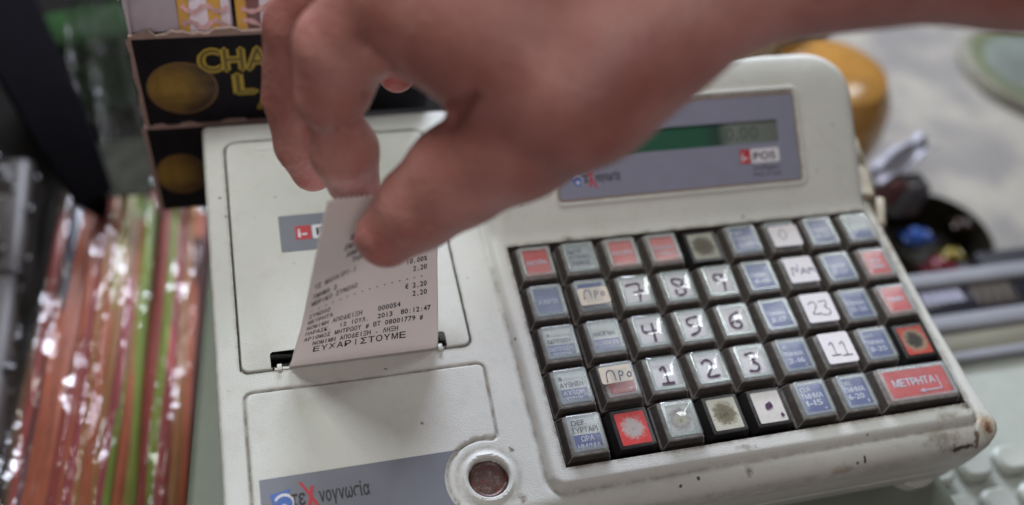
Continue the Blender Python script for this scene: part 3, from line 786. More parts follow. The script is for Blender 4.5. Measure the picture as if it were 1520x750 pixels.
# ------------------------------------------------------------------ THE RECEIPT
EL = [(433, 546, None), (445, 491, 17.6), (460, 424, 16.6), (486, 297, 15.7)]
ER = [(648, 517, None), (650, 440, 18.6), (650, 356, 17.9), (668, 288, 17.3)]
def edge(E, x0):
    P_ = [np.array([x0, -1.665, -.42])]
    for px, py, d in E[1:]: P_.append(camk(px, py, d))
    return np.array(P_)
KL, KR = edge(EL, -5.50), edge(ER, -2.51)
KL[0][1] = KR[0][1] = -1.66
def cub(P_, t):
    t = np.asarray(t, float)[..., None] * 3; out = 0
    for i in range(4):
        w_ = 1.0
        for j in range(4):
            if j != i: w_ = w_ * (t - j) / (i - j)
        out = out + w_ * P_[i]
    return out
fw = CR[2]; upv = -CR[1]
def paper(s, t):
    s = np.asarray(s, float); t = np.asarray(t, float)
    p = cub(KL, t) * (1 - s)[..., None] + cub(KR, t) * s[..., None]
    b = np.sin(np.pi * s) * np.sin(np.pi * np.clip(t * .9, 0, 1)) 
    wv = .035 * np.sin(5 * s + 6 * t) * np.clip(t * 3, 0, 1)
    return p + (-.30 * b + wv)[..., None] * fw + (.10 * b)[..., None] * upv + (.10 * np.exp(-((t - .07) / .05) ** 2))[..., None] * np.array([0, -.6, .4])
S_, T_ = np.meshgrid(np.linspace(0, 1, 50), np.linspace(-.02, 1, 90), indexing='ij')
# torn serrated top edge
T_[:, -1] += .006 * np.sign(np.sin(np.arange(50) * math.pi + .5))
Vp = paper(S_, T_).reshape(-1, 3); I = np.arange(50 * 90).reshape(50, 90)
Qp = np.stack([I[:-1, :-1], I[1:, :-1], I[1:, 1:], I[:-1, 1:]], -1).reshape(-1, 4)
rc = empty('receipt', k2w(np.array([-4, -1.66, -.3])), 'white paper receipt with black Greek print, pinched by the fingers above the slot', 'receipt')
base_r = k2w(np.array([-4, -1.66, -.3]))
s = N('thermal_paper'); s.link(s.mix(s.noise(2, 4), lin(236, 236, 230), lin(243, 243, 238)), s.b.inputs['Base Color']); s.b.inputs['Roughness'].default_value = .5
tr = s.new('ShaderNodeBsdfTranslucent'); tr.inputs[0].default_value = lin(214, 200, 196); mx = s.new('ShaderNodeMixShader'); mx.inputs[0].default_value = .32
s.link(s.b.outputs[0], mx.inputs[1]); s.link(tr.outputs[0], mx.inputs[2]); s.link(mx.outputs[0], s.out.inputs[0])
po = link_mesh('paper_strip', fast_mesh('paper_strip', k2w(Vp) - base_r, Qp), s.m, rc, True)
sol = po.modifiers.new('thick', 'SOLIDIFY'); sol.thickness = .008 * U; sol.offset = 0
LINES = [(9, 'ΕΥΧΑΡΙΣΤΟΥΜΕ', 0), (0, 'ΝΟΜΙΜΗ ΑΠΟΔΕΙΞΗ - ΛΗΞΗ', 1), (0, 'ΑΡΙΘΜΟΣ ΜΗΤΡΩΟΥ # ΒΤ 08001779 #', 2), (0, 'ΠΑΡΑΣΚ.  12 ΙΟΥΛ.  2013  80:12:47', 3),
         (0, 'ΝΟΜΙΜΗ ΑΠΟΔΕΙΞΗ    000054', 4), (0, 'ΜΕΤΡΗΤΑ                     2,20', 5), (0, 'ΣΥΝΟΛΟ                    € 2,20', 6), (0, '- - - - - - - - - - - - - - - -', 7),
         (0, 'ΜΕΡΙΚΟ ΣΥΝΟΛΟ               2,20', 8), (0, 'ΤΜΗΜΑ 2                   10,00%', 9), (0, 'ΥΣ ΜΑΧΑΙΡΙ-Ι     01', 10.3), (0, '          ΤΗΛ. ΕΔΡΑ', 11.6), (0, '        ΑΦΜ ΔΟΥ ΠΑΤΡΑ', 12.5), (0, '       ΕΜΠΟΡΙΟ ΕΙΔΗ', 13.4), (0, '        ΜΙΝΙ ΜΑΡΚΕΤ', 14.3)]
tm = []; tf = []; tn = 0
for wide_, s_, i in LINES:
    t0 = .115 + .049 * i
    if wide_: Vt, Ft, w_ = text2(s_, .036, cell=.054, bold=True); x0 = .13
    else:
        Vt, Ft, w_ = text2(s_, .030, cell=.0272, bold=.045); x0 = .05 if i != 1 else .12
    if not len(Vt): continue
    tm.append(paper(Vt[:, 0] + x0, Vt[:, 1] + t0) - fw * (.014 + np.repeat(np.arange(4), len(Vt) // 4) * .0006)[:, None]); tf += [[a + tn for a in f] for f in Ft]; tn += len(Vt)
mesh_obj('printed_text', k2w(np.concatenate(tm)) - base_r, tf, mat('thermal_ink', (.035, .032, .045), .6), rc, False)

# ------------------------------------------------------------------ THE HAND AND ARM
def cp(px, py, d, r): return np.array([(px - 760) / CF * d, (py - 375) / CF * d, d, r / CF * d])
arm = [cp(1560, -170, 12.6, 205), cp(1250, -128, 13.0, 163), cp(1040, -35, 13.3, 122), cp(900, 40, 13.6, 135), cp(760, 20, 13.9, 150)]
arm0 = [cp(2050, -250, 12.2, 240), arm[0]]
PALM = [(arm0[0], arm0[1]), (arm[0], arm[1]), (arm[1], arm[2]), (arm[2], arm[3]), (arm[3], arm[4]),
        (cp(850, 120, 13.7, 120), cp(760, 70, 14.1, 125)), (arm[4], cp(650, -5, 14.4, 122)), (cp(650, -5, 14.4, 122), cp(600, -80, 14.8, 110)),
        (cp(960, 40, 13.5, 118), cp(860, 125, 13.8, 116))]
THUMB = [(cp(860, 125, 13.8, 116), cp(768, 205, 14.5, 92)), (cp(768, 205, 14.5, 92), cp(678, 262, 15.1, 76)), (cp(678, 262, 15.1, 76), cp(622, 308, 15.5, 62)), (cp(622, 308, 15.5, 62), cp(574, 351, 15.9, 47))]
INDEX = [(cp(620, -30, 14.5, 95), cp(508, 70, 15.0, 72)), (cp(508, 70, 15.0, 72), cp(493, 142, 15.5, 57)), (cp(500, 186, 15.95, 43), cp(511, 225, 16.4, 52)), (cp(511, 222, 16.4, 52), cp(524, 268, 16.9, 40))]
MIDDLE = [(cp(560, -70, 15.4, 88), cp(448, 40, 16.0, 56)), (cp(448, 40, 16.0, 56), cp(436, 140, 16.9, 47)), (cp(436, 150, 17.0, 44), cp(450, 215, 17.5, 41)), (cp(450, 215, 17.5, 41), cp(464, 252, 17.9, 33))]
RING = [(cp(600, -30, 16.6, 70), cp(590, 60, 17.3, 50)), (cp(590, 60, 17.3, 50), cp(589, 110, 17.6, 28))]
H = .055
ax = [np.arange(-4.7, 13.0, H, dtype=np.float32), np.arange(-6.2, .75, H, dtype=np.float32), np.arange(9.2, 19.0, H, dtype=np.float32)]
GX, GY, GZ = np.meshgrid(*ax, indexing='ij')
def capsule(a, b):
    ba = (b - a)[:3]; L2 = float(ba @ ba)
    lo = np.minimum(a[:3] - a[3], b[:3] - b[3]) - .7; hi = np.maximum(a[:3] + a[3], b[:3] + b[3]) + .7
    sl = tuple(slice(max(0, int((lo[i] - ax[i][0]) / H)), max(1, int((hi[i] - ax[i][0]) / H) + 2)) for i in range(3))
    x, y, z = GX[sl] - a[0], GY[sl] - a[1], GZ[sl] - a[2]
    t = np.clip((x * ba[0] + y * ba[1] + z * ba[2]) / L2, 0, 1)
    d = np.sqrt((x - t * ba[0]) ** 2 + (y - t * ba[1]) ** 2 + (z - t * ba[2]) ** 2) - (a[3] + t * (b[3] - a[3]))
    return sl, d
def sminf(a, b, k):
    h = np.clip(.5 + .5 * (b - a) / k, 0, 1); return b * (1 - h) + a * h - k * h * (1 - h)
def chain(ch, k):
    D = np.full(GX.shape, .7, np.float32)
    for a, b in ch:
        sl, d = capsule(a, b); D[sl] = sminf(D[sl], d.astype(np.float32), k)
    return D
D = chain(PALM, .45)
D = sminf(D, chain(THUMB, .22), .30)
dI = chain(INDEX, .07); dM = chain(MIDDLE, .12); dR = chain(RING, .15)
fing = sminf(sminf(dI, dM, .05), dR, .05)
near = np.clip((-2.6 - GY) / .8, 0, 1)                      # blend the finger roots into the palm only near the knuckles
D = np.where(True, sminf(D, fing, .16), D)
def carve(a, b, k=.05):                                      # a skin crease
    sl, d = capsule(a, b); D[sl] = -sminf(-D[sl], d.astype(np.float32), k)
carve(cp(508, 186, 15.38, 7), cp(556, 172, 15.75, 12), .07)
carve(cp(466, 182, 15.5, 5), cp(510, 187, 15.36, 7), .07)
carve(cp(422, 80, 15.42, 6), cp(438, 92, 15.34, 8), .07)
carve(cp(670, 172, 14.1, 8), cp(712, 132, 13.2, 4), .30)
carve(cp(545, 70, 14.15, 4), cp(580, 112, 14.45, 5), .25)
carve(cp(525, 122, 14.85, 3), cp(552, 146, 15.15, 5), .12)
carve(cp(640, 330, 14.85, 3), cp(600, 262, 15.0, 3), .12)
carve(cp(628, 342, 14.95, 2.5), cp(588, 285, 15.1, 2.5), .10)
carve(cp(640, 0, 13.3, 5), cp(590, 80, 14.2, 5), .40)
def surface_nets(D):
    ins = D < 0; nx, ny, nz = D.shape
    c = np.zeros((nx - 1, ny - 1, nz - 1), np.uint8)
    for i in (0, 1):
        for j in (0, 1):
            for k in (0, 1): c += ins[i:nx - 1 + i, j:ny - 1 + j, k:nz - 1 + k]
    act = (c > 0) & (c < 8); cells = np.argwhere(act); idx = np.full(act.shape, -1, np.int64); idx[act] = np.arange(len(cells))
    acc = np.zeros((len(cells), 3)); cnt = np.zeros(len(cells))
    corners = [(i, j, k) for i in (0, 1) for j in (0, 1) for k in (0, 1)]
    for a in corners:
        for b in corners:
            if sum(abs(p - q) for p, q in zip(a, b)) != 1 or a > b: continue
            va = D[cells[:, 0] + a[0], cells[:, 1] + a[1], cells[:, 2] + a[2]]; vb = D[cells[:, 0] + b[0], cells[:, 1] + b[1], cells[:, 2] + b[2]]
            mk_ = (va < 0) != (vb < 0); t = np.where(mk_, va / np.where(mk_, va - vb, 1), 0)
            p = np.array(a)[None] + t[:, None] * (np.array(b) - np.array(a))[None]
            acc += np.where(mk_[:, None], p, 0); cnt += mk_
    V = cells + acc / cnt[:, None]; F = []
    for axis in range(3):
        A = np.moveaxis(ins, axis, 0); diff = A[1:] != A[:-1]; o1, o2 = [q for q in range(3) if q != axis]
        d_ = np.moveaxis(diff, 0, axis); e_ = np.argwhere(d_)
        e_ = e_[(e_[:, o1] > 0) & (e_[:, o2] > 0) & (e_[:, o1] < idx.shape[o1]) & (e_[:, o2] < idx.shape[o2])]
        flip = ins[tuple(e_.T)]
        def cell(da, db):
            q = e_.copy(); q[:, o1] += da; q[:, o2] += db; return idx[tuple(q.T)]
        q = np.stack([cell(-1, -1), cell(0, -1), cell(0, 0), cell(-1, 0)], 1)
        if axis == 1: q = q[:, ::-1]
        q = np.where(flip[:, None], q, q[:, ::-1]); F.append(q)
    F = np.concatenate(F); F = F[(F >= 0).all(1)]
    return V, F
V, F = surface_nets(D)
P_ = V * H + np.array([ax[0][0], ax[1][0], ax[2][0]])
PK = (CR.T @ (P_ - CT).T).T                                  # camera frame -> register frame
hand_base = k2w(PK[P_[:, 0].argmax()])
def skin_mat():
    s = N('skin'); v = s.coord()
    a = s.ramp(s.noise(.55, 3, .5, v), [(.35, 0.0), (.65, 1.0)])
    c = s.mix(a, (.29, .114, .094, 1), (.48, .240, .208, 1))
    c = s.mix(s.ramp(s.noise(1.6, 5, .65, v), [(.45, 0.0), (.75, .55)]), c, (.34, .105, .085, 1))
    c = s.mix(s.ramp(s.noise(9, 5, .7, v), [(.5, 0.0), (.8, .30)]), c, (.24, .115, .085, 1))
    # redder fingertips: attribute painted per vertex from the distance to the tips
    at_ = s.new('ShaderNodeAttribute'); at_.attribute_name = 'flush'
    c = s.mix(s.math('MULTIPLY', at_.outputs['Fac'], .75), c, (.42, .10, .085, 1))
    s.link(c, s.b.inputs['Base Color']); s.b.inputs['Roughness'].default_value = .44
    s.b.inputs['Subsurface Weight'].default_value = .25; s.b.inputs['Subsurface Radius'].default_value = (1, .35, .2); s.b.inputs['Subsurface Scale'].default_value = .10 * U
    vo = s.new('ShaderNodeTexVoronoi'); vo.inputs['Scale'].default_value = 9; s.link(v, vo.inputs['Vector'])
    hgt = s.math('ADD', s.math('MULTIPLY', vo.outputs['Distance'], .4), s.noise(3.2, 6, .6, v))
    s.bump(hgt, .6, .06)
    return s.m
SKIN = skin_mat()
hm = fast_mesh('person', k2w(PK) - hand_base, F)
person = link_mesh('person', hm, SKIN, None, True); person.location = Vector(hand_base) * U
tag(person, 'bare right hand and forearm reaching in from above, pinching the paper receipt', 'person')
smo = person.modifiers.new('smooth', 'CORRECTIVE_SMOOTH' if False else 'SMOOTH'); smo.factor = .5; smo.iterations = 4
tips = np.array([cp(560, 365, 15.9, 0)[:3], cp(524, 275, 16.9, 0)[:3], cp(464, 262, 17.9, 0)[:3], cp(589, 120, 17.6, 0)[:3]])
dd = np.min(np.linalg.norm(P_[:, None] - tips[None], axis=2), axis=1)
fl = hm.attributes.new('flush', 'FLOAT', 'POINT'); fl.data.foreach_set('value', np.clip(1 - dd / .95, 0, 1).astype(np.float32)[:len(hm.vertices)])
# thumb nail: a shallow curved plate bedded in the tip, seen from above its free edge
nc = cp(558, 368, 15.9, 0)[:3] + np.array([-.03, .02, -.46]); 
aD = (tips[0] - cp(640, 296, 15.4, 0)[:3]); aD /= np.linalg.norm(aD)
nz_ = np.array([-.15, .45, -.88]); nz_ -= aD * (nz_ @ aD); nz_ /= np.linalg.norm(nz_); nxv = np.cross(aD, nz_)
nm = MB(); L = []
for i, u in enumerate(np.linspace(-1, 1, 15)):
    row = []
    for w_ in np.linspace(-1, 1, 13):
        hw = .30 * (1 - .30 * max(0, -u) ** 2.5 - .35 * max(0, u) ** 4)
        row.append(nc + aD * (.33 * u) + nxv * (w_ * hw) + nz_ * (-.30 * (w_ * .9) ** 2 * .55 - .16 * (u + .2) ** 2 * (1 if u > -.2 else .2)))
    L.append(row)
nm.loft(L, False, False, closed=False)
Vn = np.concatenate(nm.V); Vk = (CR.T @ (Vn - CT).T).T
no = mesh_obj('thumb_nail', k2w(Vk) - hand_base, nm.F, mat('nail', (.40, .17, .15), .32, .15, 3, .006, 8), person, True)
so = no.modifiers.new('thick', 'SOLIDIFY'); so.thickness = .03 * U

# ------------------------------------------------------------------ LEFT: straw pack, boxes, bag, strap
STR = [(.42, .11, .06), (.34, .15, .06), (.20, .28, .05), (.32, .27, .08), (.32, .06, .08), (.28, .05, .045), (.15, .08, .05), (.08, .025, .025), (.05, .07, .12)]
STM = [mat('straw_%s' % n, c, .32, .2, 1.5) for n, c in zip(('orange', 'amber', 'green', 'yellow', 'pink', 'red', 'brown', 'maroon', 'blue'), STR)]
pk = empty('straw_pack', (-10.5, -2, CZ), 'clear bag full of orange, green, yellow and pink drinking straws', 'drinking straws')
S0 = np.array([-10.5, -2, CZ])
QA, QB, QC, QD = atw(0, 760, CZ + 1), atw(284, 760, CZ + 1), atw(104, 285, CZ + 1), atw(300, 300, CZ + 1)
def pkpos(u, v):              # u across the pack, v along it (0 near, 1 far end); v < 0 runs on towards the operator
    u = np.asarray(u, float)[..., None]; v = np.asarray(v, float)[..., None]
    return (QA * (1 - u) + QB * u) * (1 - v) + (QC * (1 - u) + QD * u) * v
BAND = ['brown', 'maroon', 'blue', 'orange', 'red', 'orange', 'orange', 'pink', 'orange', 'amber', 'yellow', 'amber', 'green', 'yellow', 'orange', 'green', 'red', 'pink', 'red', 'amber', 'brown', 'maroon']
def straw_col(u):
    if random.random() < .22: return random.choice(['orange', 'amber', 'pink', 'red', 'green', 'orange'])
    return BAND[int(np.clip(u * len(BAND) + random.uniform(-1.2, 1.2), 0, len(BAND) - 1))]
SMAT = dict(zip(('orange', 'amber', 'green', 'yellow', 'pink', 'red', 'brown', 'maroon', 'blue'), STM))
for layer in range(3):
    n = 27
    for i in range(n):
        u0 = (i + .5 * (layer % 2) + random.uniform(-.3, .3)) / n; u1 = np.clip(u0 + random.uniform(-.06, .06), 0, 1)
        e0 = -.28 + random.uniform(-.02, .02); e1 = .97 + random.uniform(-.12, .10)
        tt = np.linspace(0, 1, 12); uu = u0 + (u1 - u0) * tt + .008 * np.sin(tt * 9 + i)
        P3 = pkpos(uu, e0 + (e1 - e0) * tt) - S0
        P3[:, 2] = .35 + layer * .30 + .75 * np.sin(np.clip(uu, 0, 1) * math.pi) + .12 * np.sin(tt * 5 + i * .7 + layer)
        MB().tube(P3, .16, 8, False).build('drinking_straw', SMAT[straw_col(u0)], pk)
FILM = clear_mat('crinkled_film', (.84, .84, .80, 1), .13, 1.5, .02, (.45, .47, .42, 1), .25, .8)
NU, NV = 150, 320
UU, VV = np.meshgrid(np.linspace(-.10, 1.04, NU), np.linspace(-.30, 1.04, NV), indexing='ij')
PF = pkpos(UU, VV) - S0; xx, yy = PF[..., 0], PF[..., 1]
PF[..., 2] = 1.15 + 1.25 * np.sin(np.clip((UU + .1) / 1.14, 0, 1) * np.pi) + .20 * np.sin(xx * 2.1 + yy * .45) * np.sin(yy * .7 + xx * .5) + .16 * np.sin(xx * 4.3 - yy * .5 + 1) + .05 * np.sin(yy * .9 + xx * 3.1) + .045 * np.sin(xx * 8 + yy * .4) + .03 * np.sin(xx * 15 - yy * 1.6 + 2 * np.sin(yy * 1.1)) + .012 * np.sin(xx * 6 + yy * 7)
I = np.arange(NU * NV).reshape(NU, NV)
link_mesh('bag_film', fast_mesh('bag_film', PF.reshape(-1, 3), np.stack([I[:-1, :-1], I[1:, :-1], I[1:, 1:], I[:-1, 1:]], -1).reshape(-1, 4)), FILM, pk, True)
# gathered neck of the bag with its header card
V, Q = plane_grid(0, 0, 1, 1, 60, 60, lambda x, y: x * 0)
u, w_ = V[:, 0].copy(), V[:, 1].copy()
wd = 3.1 * (1 - .25 * w_); base_n = pkpos(u, u * 0 + 1.0) - S0; V[:, 0] = base_n[:, 0] + (.5 - u) * 1.8 * w_ - .4 * w_; V[:, 1] = base_n[:, 1] - .8 + w_ * 7.5 + .3 * np.sin(u * 12); V[:, 2] = 1.8 + 3.4 * w_ + .45 * np.sin(u * 19 + w_ * 3) * (.4 + w_) + .2 * np.sin(u * 41 + w_ * 7)
link_mesh('bag_neck', fast_mesh('bag_neck', V, Q), clear_mat('gathered_film', (.6, .62, .56, 1), .14, 1.5, .10, (.07, .075, .055, 1), .4, 1.3), pk, True)
hc = MB(); hc.box((-.95, -1.0, -.03), (.95, 1.0, .03), .01)
Vv = np.concatenate(hc.V); Vv[:, 2] += .25 * Vv[:, 1]
p0 = atw(178, 250, CZ + 3.0)
mesh_obj('header_card', Vv + (p0 - np.array([-10.5, -2, CZ])), hc.F, mat('pale_header', lin(60, 62, 54), .8, .5, 2, spec=.05), pk, False)
# second, dark pack at the far left
pp_ = atw(-10, 470, CZ + 1.5)
p2 = empty('wrapped_packet', (pp_[0] - .6, pp_[1] - 1, CZ), 'dark grey film-wrapped packet at the left edge of the photo', 'packet')
b_ = MB(); b_.box((-1.6, -9, 0), (1.3, 7.5, 1.9), .4, 4); b_.build('packet_body', mat('dark_packet', (.045, .036, .030), .5, .6, .6, dirt=.4), p2)
V, Q = plane_grid(-1.7, -9, 1.4, 7.5, 30, 90, lambda x, y: 2.0 - .25 * np.abs(x) ** 1.5 + .10 * np.sin(y * 2 + x * 3) + .06 * np.sin(y * 5.1 - x * 4))
link_mesh('packet_film', fast_mesh('packet_film', V, Q), clear_mat('dull_film', (.6, .58, .56, 1), .2, 1.4, .0, gloss=.35), p2, True)

# black strap crossing the top left corner
st = empty('black_strap', atw(60, 100, CZ + 5), 'thick black strap slanting across the top left corner', 'strap')
base = atw(60, 100, CZ + 5)
pts = [atw(px, py, z) for px, py, z in ((-120, -200, CZ + 6.5), (-30, -60, CZ + 6.2), (40, 90, CZ + 5.4), (95, 200, CZ + 4.4), (140, 290, CZ + 3.0), (160, 340, CZ + 1.0))]
sp = MB(); L = []
for i, p in enumerate(pts):
    t = np.array(pts[min(i + 1, 5)]) - np.array(pts[max(0, i - 1)]); t /= np.linalg.norm(t); a = np.cross(t, (0, 0, 1)); a /= np.linalg.norm(a); b2 = np.cross(a, t)
    wdt = [1.25, 1.15, 1.0, .85, .6, .4][i]
    L.append([p - base + a * wdt * x + b2 * .12 * z for x, z in ((-1, -1), (-.9, 1), (0, 1.4), (.9, 1), (1, -1), (0, -1.4))])
sp.loft(L); sp.build('webbing', mat('black_webbing', (.004, .0035, .005), .9, .3, 3, .02, 20, spec=.03), st, auto=60)

# green carton behind
g0 = atw(128, 150, CZ)
gb = empty('green_carton', g0, 'dark green carton standing far back in the top left corner', 'carton', rot=(0, 0, .25))
b_ = MB(); b_.box((-1.6, -1, 0), (2.1, 1, 3.4), .12, 2); b_.build('carton_body', mat('green_card', (.007, .034, .003), .7, .3, 1, spec=.1), gb)
b_ = MB(); b_.box((-1.62, -1.02, 2.5), (2.12, 1.02, 2.9), .05); b_.build('carton_band', mat('dark_band', (.01, .02, .012), .7, spec=.1), gb)
db = empty('dark_carton', atw(240, 20, CZ), 'near-black carton standing far back beside the green one', 'carton')
b_ = MB(); b_.box((-1.4, -1, 0), (1.6, 1, 3.6), .12, 2); b_.build('carton_body', mat('black_card_far', (.012, .010, .016), .7, .3, 1, spec=.1), db)

# ---- chocolate display boxes
BOXK = mat('black_box_card', (.010, .009, .012), .6, .4, 2, .006, 12, dirt=.06, spec=.15)
RAW = mat('raw_card_edge', lin(150, 128, 118), .85, .25, 5)
GOLD = mat('gold_print', lin(176, 154, 48), .5, .15)
def ball_mat():               # printed picture of a foil-wrapped ball: its highlight and dark side are ink
    s = N('gold_ball_print'); v = s.coord()
    g = s.new('ShaderNodeTexCoord'); mp = s.new('ShaderNodeMapping'); mp.inputs['Location'].default_value = (-.26, 0, -.60); s.link(g.outputs['Generated'], mp.inputs[0])
    ln = s.new('ShaderNodeVectorMath', operation='LENGTH'); s.link(mp.outputs[0], ln.inputs[0])
    f = s.math('ADD', ln.outputs['Value'], s.math('MULTIPLY', s.math('SUBTRACT', s.noise(1.6, 5, .7, v), .5), .55))
    c = s.ramp(f, [(.08, lin(214, 200, 150)), (.24, lin(176, 146, 62)), (.56, lin(122, 96, 42)), (.86, lin(50, 32, 22))])
    s.link(c, s.b.inputs['Base Color']); s.b.inputs['Roughness'].default_value = .45; return s.m
BALL = ball_mat()
YF = 5.35     # front face of the boxes, in the register frame (they lean with it)
def fp(px, py, y=YF):
    q = onk(px, py, (0, 1, 0), y); return q
BY = k2w(np.array([0, YF, 0]))[1]
def fw_(px, py):    # world point on the vertical plane y = BY
    c = RT @ CC; r = RT @ ray(px, py); t = (BY - c[1]) / r[1]; return c + r * t
def choc_box(name, label, tl, tr, bl, top_open, letters, ball):
    A, B, C_ = fw_(*tl), fw_(*tr), fw_(*bl)
    z1 = A[2]; z0 = C_[2]; x0 = A[0]; x1 = B[0]
    bx = empty(name, (x0, BY, z0), label, 'chocolate box', 'chocolate boxes stacked behind the register')
    hh = z1 - z0; ww = x1 - x0; dd_ = 4.6; th = .06
    def pan(nm, lo, hi, mt):
        q = MB(); q.box(lo, hi, .012, 1); Vq = np.concatenate(q.V); Vq[:, 2] += .05 * np.sin(Vq[:, 0] * 3.1) * (Vq[:, 2] > hh * .6) if nm == 'front_panel' else 0
        return mesh_obj(nm, Vq, q.F, mt, bx, False)
    fr = pan('front_panel', (0, 0, 0), (ww, th, hh), BOXK)
    pan('side_panel', (0, th, 0), (th, dd_, hh), BOXK); pan('side_panel', (ww - th, th, 0), (ww, dd_, hh), BOXK)
    pan('back_panel', (th, dd_ - th, 0), (ww - th, dd_, hh), BOXK); pan('bottom_panel', (th, th, 0), (ww - th, dd_ - th, th), BOXK)
    # torn pale card edges
    e_ = MB(); xs = np.linspace(.0, ww, 60)
    top = hh + .03 + .10 * np.abs(np.sin(xs * 2.3)) * (np.sin(xs * 7) > -.3) + rng.uniform(0, .05, 60)
    V1 = np.concatenate([np.column_stack([xs, xs * 0 - .015, xs * 0 + hh - .02]), np.column_stack([xs, xs * 0 - .01, top]), np.column_stack([xs, xs * 0 + .08, top]), np.column_stack([xs, xs * 0 + .08, xs * 0 + hh - .02])])
    n = 60; F1 = [[r_ * n + i, r_ * n + i + 1, (r_ + 1) * n + i + 1, (r_ + 1) * n + i] for r_ in range(3) for i in range(n - 1)]
    e_.add(V1, F1); e_.build('torn_edge', RAW, bx, False)
    s_ = MB(); zs_ = np.linspace(0, hh, 40); wv = -.015 - .03 * np.abs(np.sin(zs_ * 3.1)) - rng.uniform(0, .03, 40)
    s_.add(np.concatenate([np.column_stack([wv, zs_ * 0 - .012, zs_]), np.column_stack([zs_ * 0 + .05, zs_ * 0 - .014, zs_])]), [[i, i + 1, 40 + i + 1, 40 + i] for i in range(39)])
    s_.build('torn_edge', RAW, bx, False)
    c0 = fw_(*ball[0]) - np.array([x0, BY, z0]); rx = abs(fw_(ball[0][0] + ball[1], ball[0][1])[0] - fw_(*ball[0])[0]); rz = ball[2]
    t = np.linspace(0, 2 * math.pi, 40, endpoint=False)
    Vb = np.column_stack([c0[0] + rx * np.cos(t), t * 0 - .012, c0[2] + rz * np.sin(t)]); MB().add(Vb, [list(range(40))[::-1]]).build('printed_ball', BALL, fr, False)
    ring = []
    for k_ in (1.0, 1.06): ring.append(np.column_stack([c0[0] + rx * k_ * np.cos(t), t * 0 - .010, c0[2] + rz * k_ * np.sin(t)]))
    MB().loft(ring, False, False).build('ball_outline', mat('dull_gold_line', lin(110, 84, 50), .5), fr, False)
    if letters:
        mb = MB()
        for s_, px, py, hpx, wpx in letters:
            q = fw_(px, py) - np.array([x0, BY, z0]); hz = abs(fw_(px, py - hpx)[2] - fw_(px, py)[2])
            V_, F_, w_ = text2(s_, hz, bold=.10)
            ww_ = abs(fw_(px + wpx, py)[0] - fw_(px, py)[0]); V_ = V_ * [ww_ / w_, 1]
            mb.add(np.column_stack([V_[:, 0] + q[0], -.015 - np.repeat(np.arange(4), len(V_) // 4) * .0006, V_[:, 1] + q[2]]), F_)
            # dark inline of each letter
        mb.build('box_lettering', GOLD, fr, False)
        mb = MB()
        for s_, px, py, hpx, wpx in letters:
            q = fw_(px, py) - np.array([x0, BY, z0]); hz = abs(fw_(px, py - hpx)[2] - fw_(px, py)[2])
            V_, F_, w_ = text2(s_, hz, bold=False)
            ww_ = abs(fw_(px + wpx, py)[0] - fw_(px, py)[0]); V_ = V_ * [ww_ / w_, 1]; cV = V_.mean(0)
            mb.add(np.column_stack([V_[:, 0] * .5 + V_[:, 0] * .5 + q[0], V_[:, 0] * 0 - .019, V_[:, 1] + q[2]]), F_)
    if letters: mb.build('letter_inline', mat('olive_inline', lin(92, 78, 26), .5), fr, False)
    return bx, (x0, BY, z0, ww, hh, dd_)
bx2, g2 = choc_box('chocolate_box', 'lower black chocolate box with a gold ball, mostly hidden behind the register', (214, 192), (470, 190), (243, 312), False, [], ((270, 258), 36, .62))
bx1, g1 = choc_box('chocolate_box', 'upper open black chocolate box with gold letters and a torn edge', (190, 58), (640, 55), (216, 188), True, [('CHA', 298, 106, 34, 108), ('L', 352, 138, 30, 34), ('A', 384, 160, 16, 22)], ((271, 131), 50, .70))
# standing white flap and bars inside the open box
x0, y0, z0, ww, hh, dd_ = g1
fl_ = MB(); fl_.box((.02, .10, hh - .02), (.08, dd_, hh + 1.7), .02, 1)
fl2 = mesh_obj('side_flap', np.concatenate(fl_.V), fl_.F, mat('white_flap', lin(190, 182, 186), .6, .15, 2), bx1, False)
fl_ = MB(); fl_.box((.04, .0, 0), (1.05, .04, 1.9), .02, 1); Vq = np.concatenate(fl_.V); Vq[:, 1] += .25 + Vq[:, 2] * .35; Vq[:, 2] += hh - .05
mesh_obj('corner_flap', Vq, fl_.F, mat('white_flap_front', lin(176, 168, 176), .6, .15, 2), bx1, False)
WR = {'yellow': mat('yellow_wrapper', lin(178, 132, 44), .4, .15, 2), 'white': mat('white_wrapper', lin(200, 190, 200), .3, .2, 2), 'red': mat('maroon_wrapper', lin(104, 52, 54), .4, .25, 2)}
def bar(i, x, y, z, l, w, h, base, bands, label, rz=0.0):
    o_ = empty('chocolate_bar', (x, y, z), label, 'chocolate bar', 'wrapped bars in the open chocolate box', rot=(math.radians(48), 0, rz))
    q = MB(); q.box((-w / 2, -l / 2, -h / 2), (w / 2, l / 2, h / 2), .10, 3); Vq = np.concatenate(q.V); Vq[:, 2] += .03 * np.sin(Vq[:, 1] * 5)
    mesh_obj('wrapper', Vq, q.F, WR[base], o_, True, autosmooth=50)
    for (b0, b1, col) in bands:
        P_ = rect(-w / 2 + b0 * w, -l / 2 + .1, -w / 2 + b1 * w, l / 2 - .1, .03)
        slab(P_, h / 2 - .02, h / 2 + .035, .02, 1).build('printed_band', WR[col], o_)
    mb = MB()                       # wavy printed swirls across the wrapper
    for k_ in range(6):
        yy = -l * .38 + k_ * l * .15
        strokes(mb, [[(-w * .42 + t * w * .84, yy + .09 * math.sin(t * 11 + k_ * 2 + i)) for t in np.linspace(0, 1, 9)]], h / 2 + .045, .10)
    mb.build('wrapper_swirls', bpy.data.materials.get('pinkish_print') or mat('pinkish_print', lin(196, 150, 150), .4, .5, 4), o_, False)
    return o_
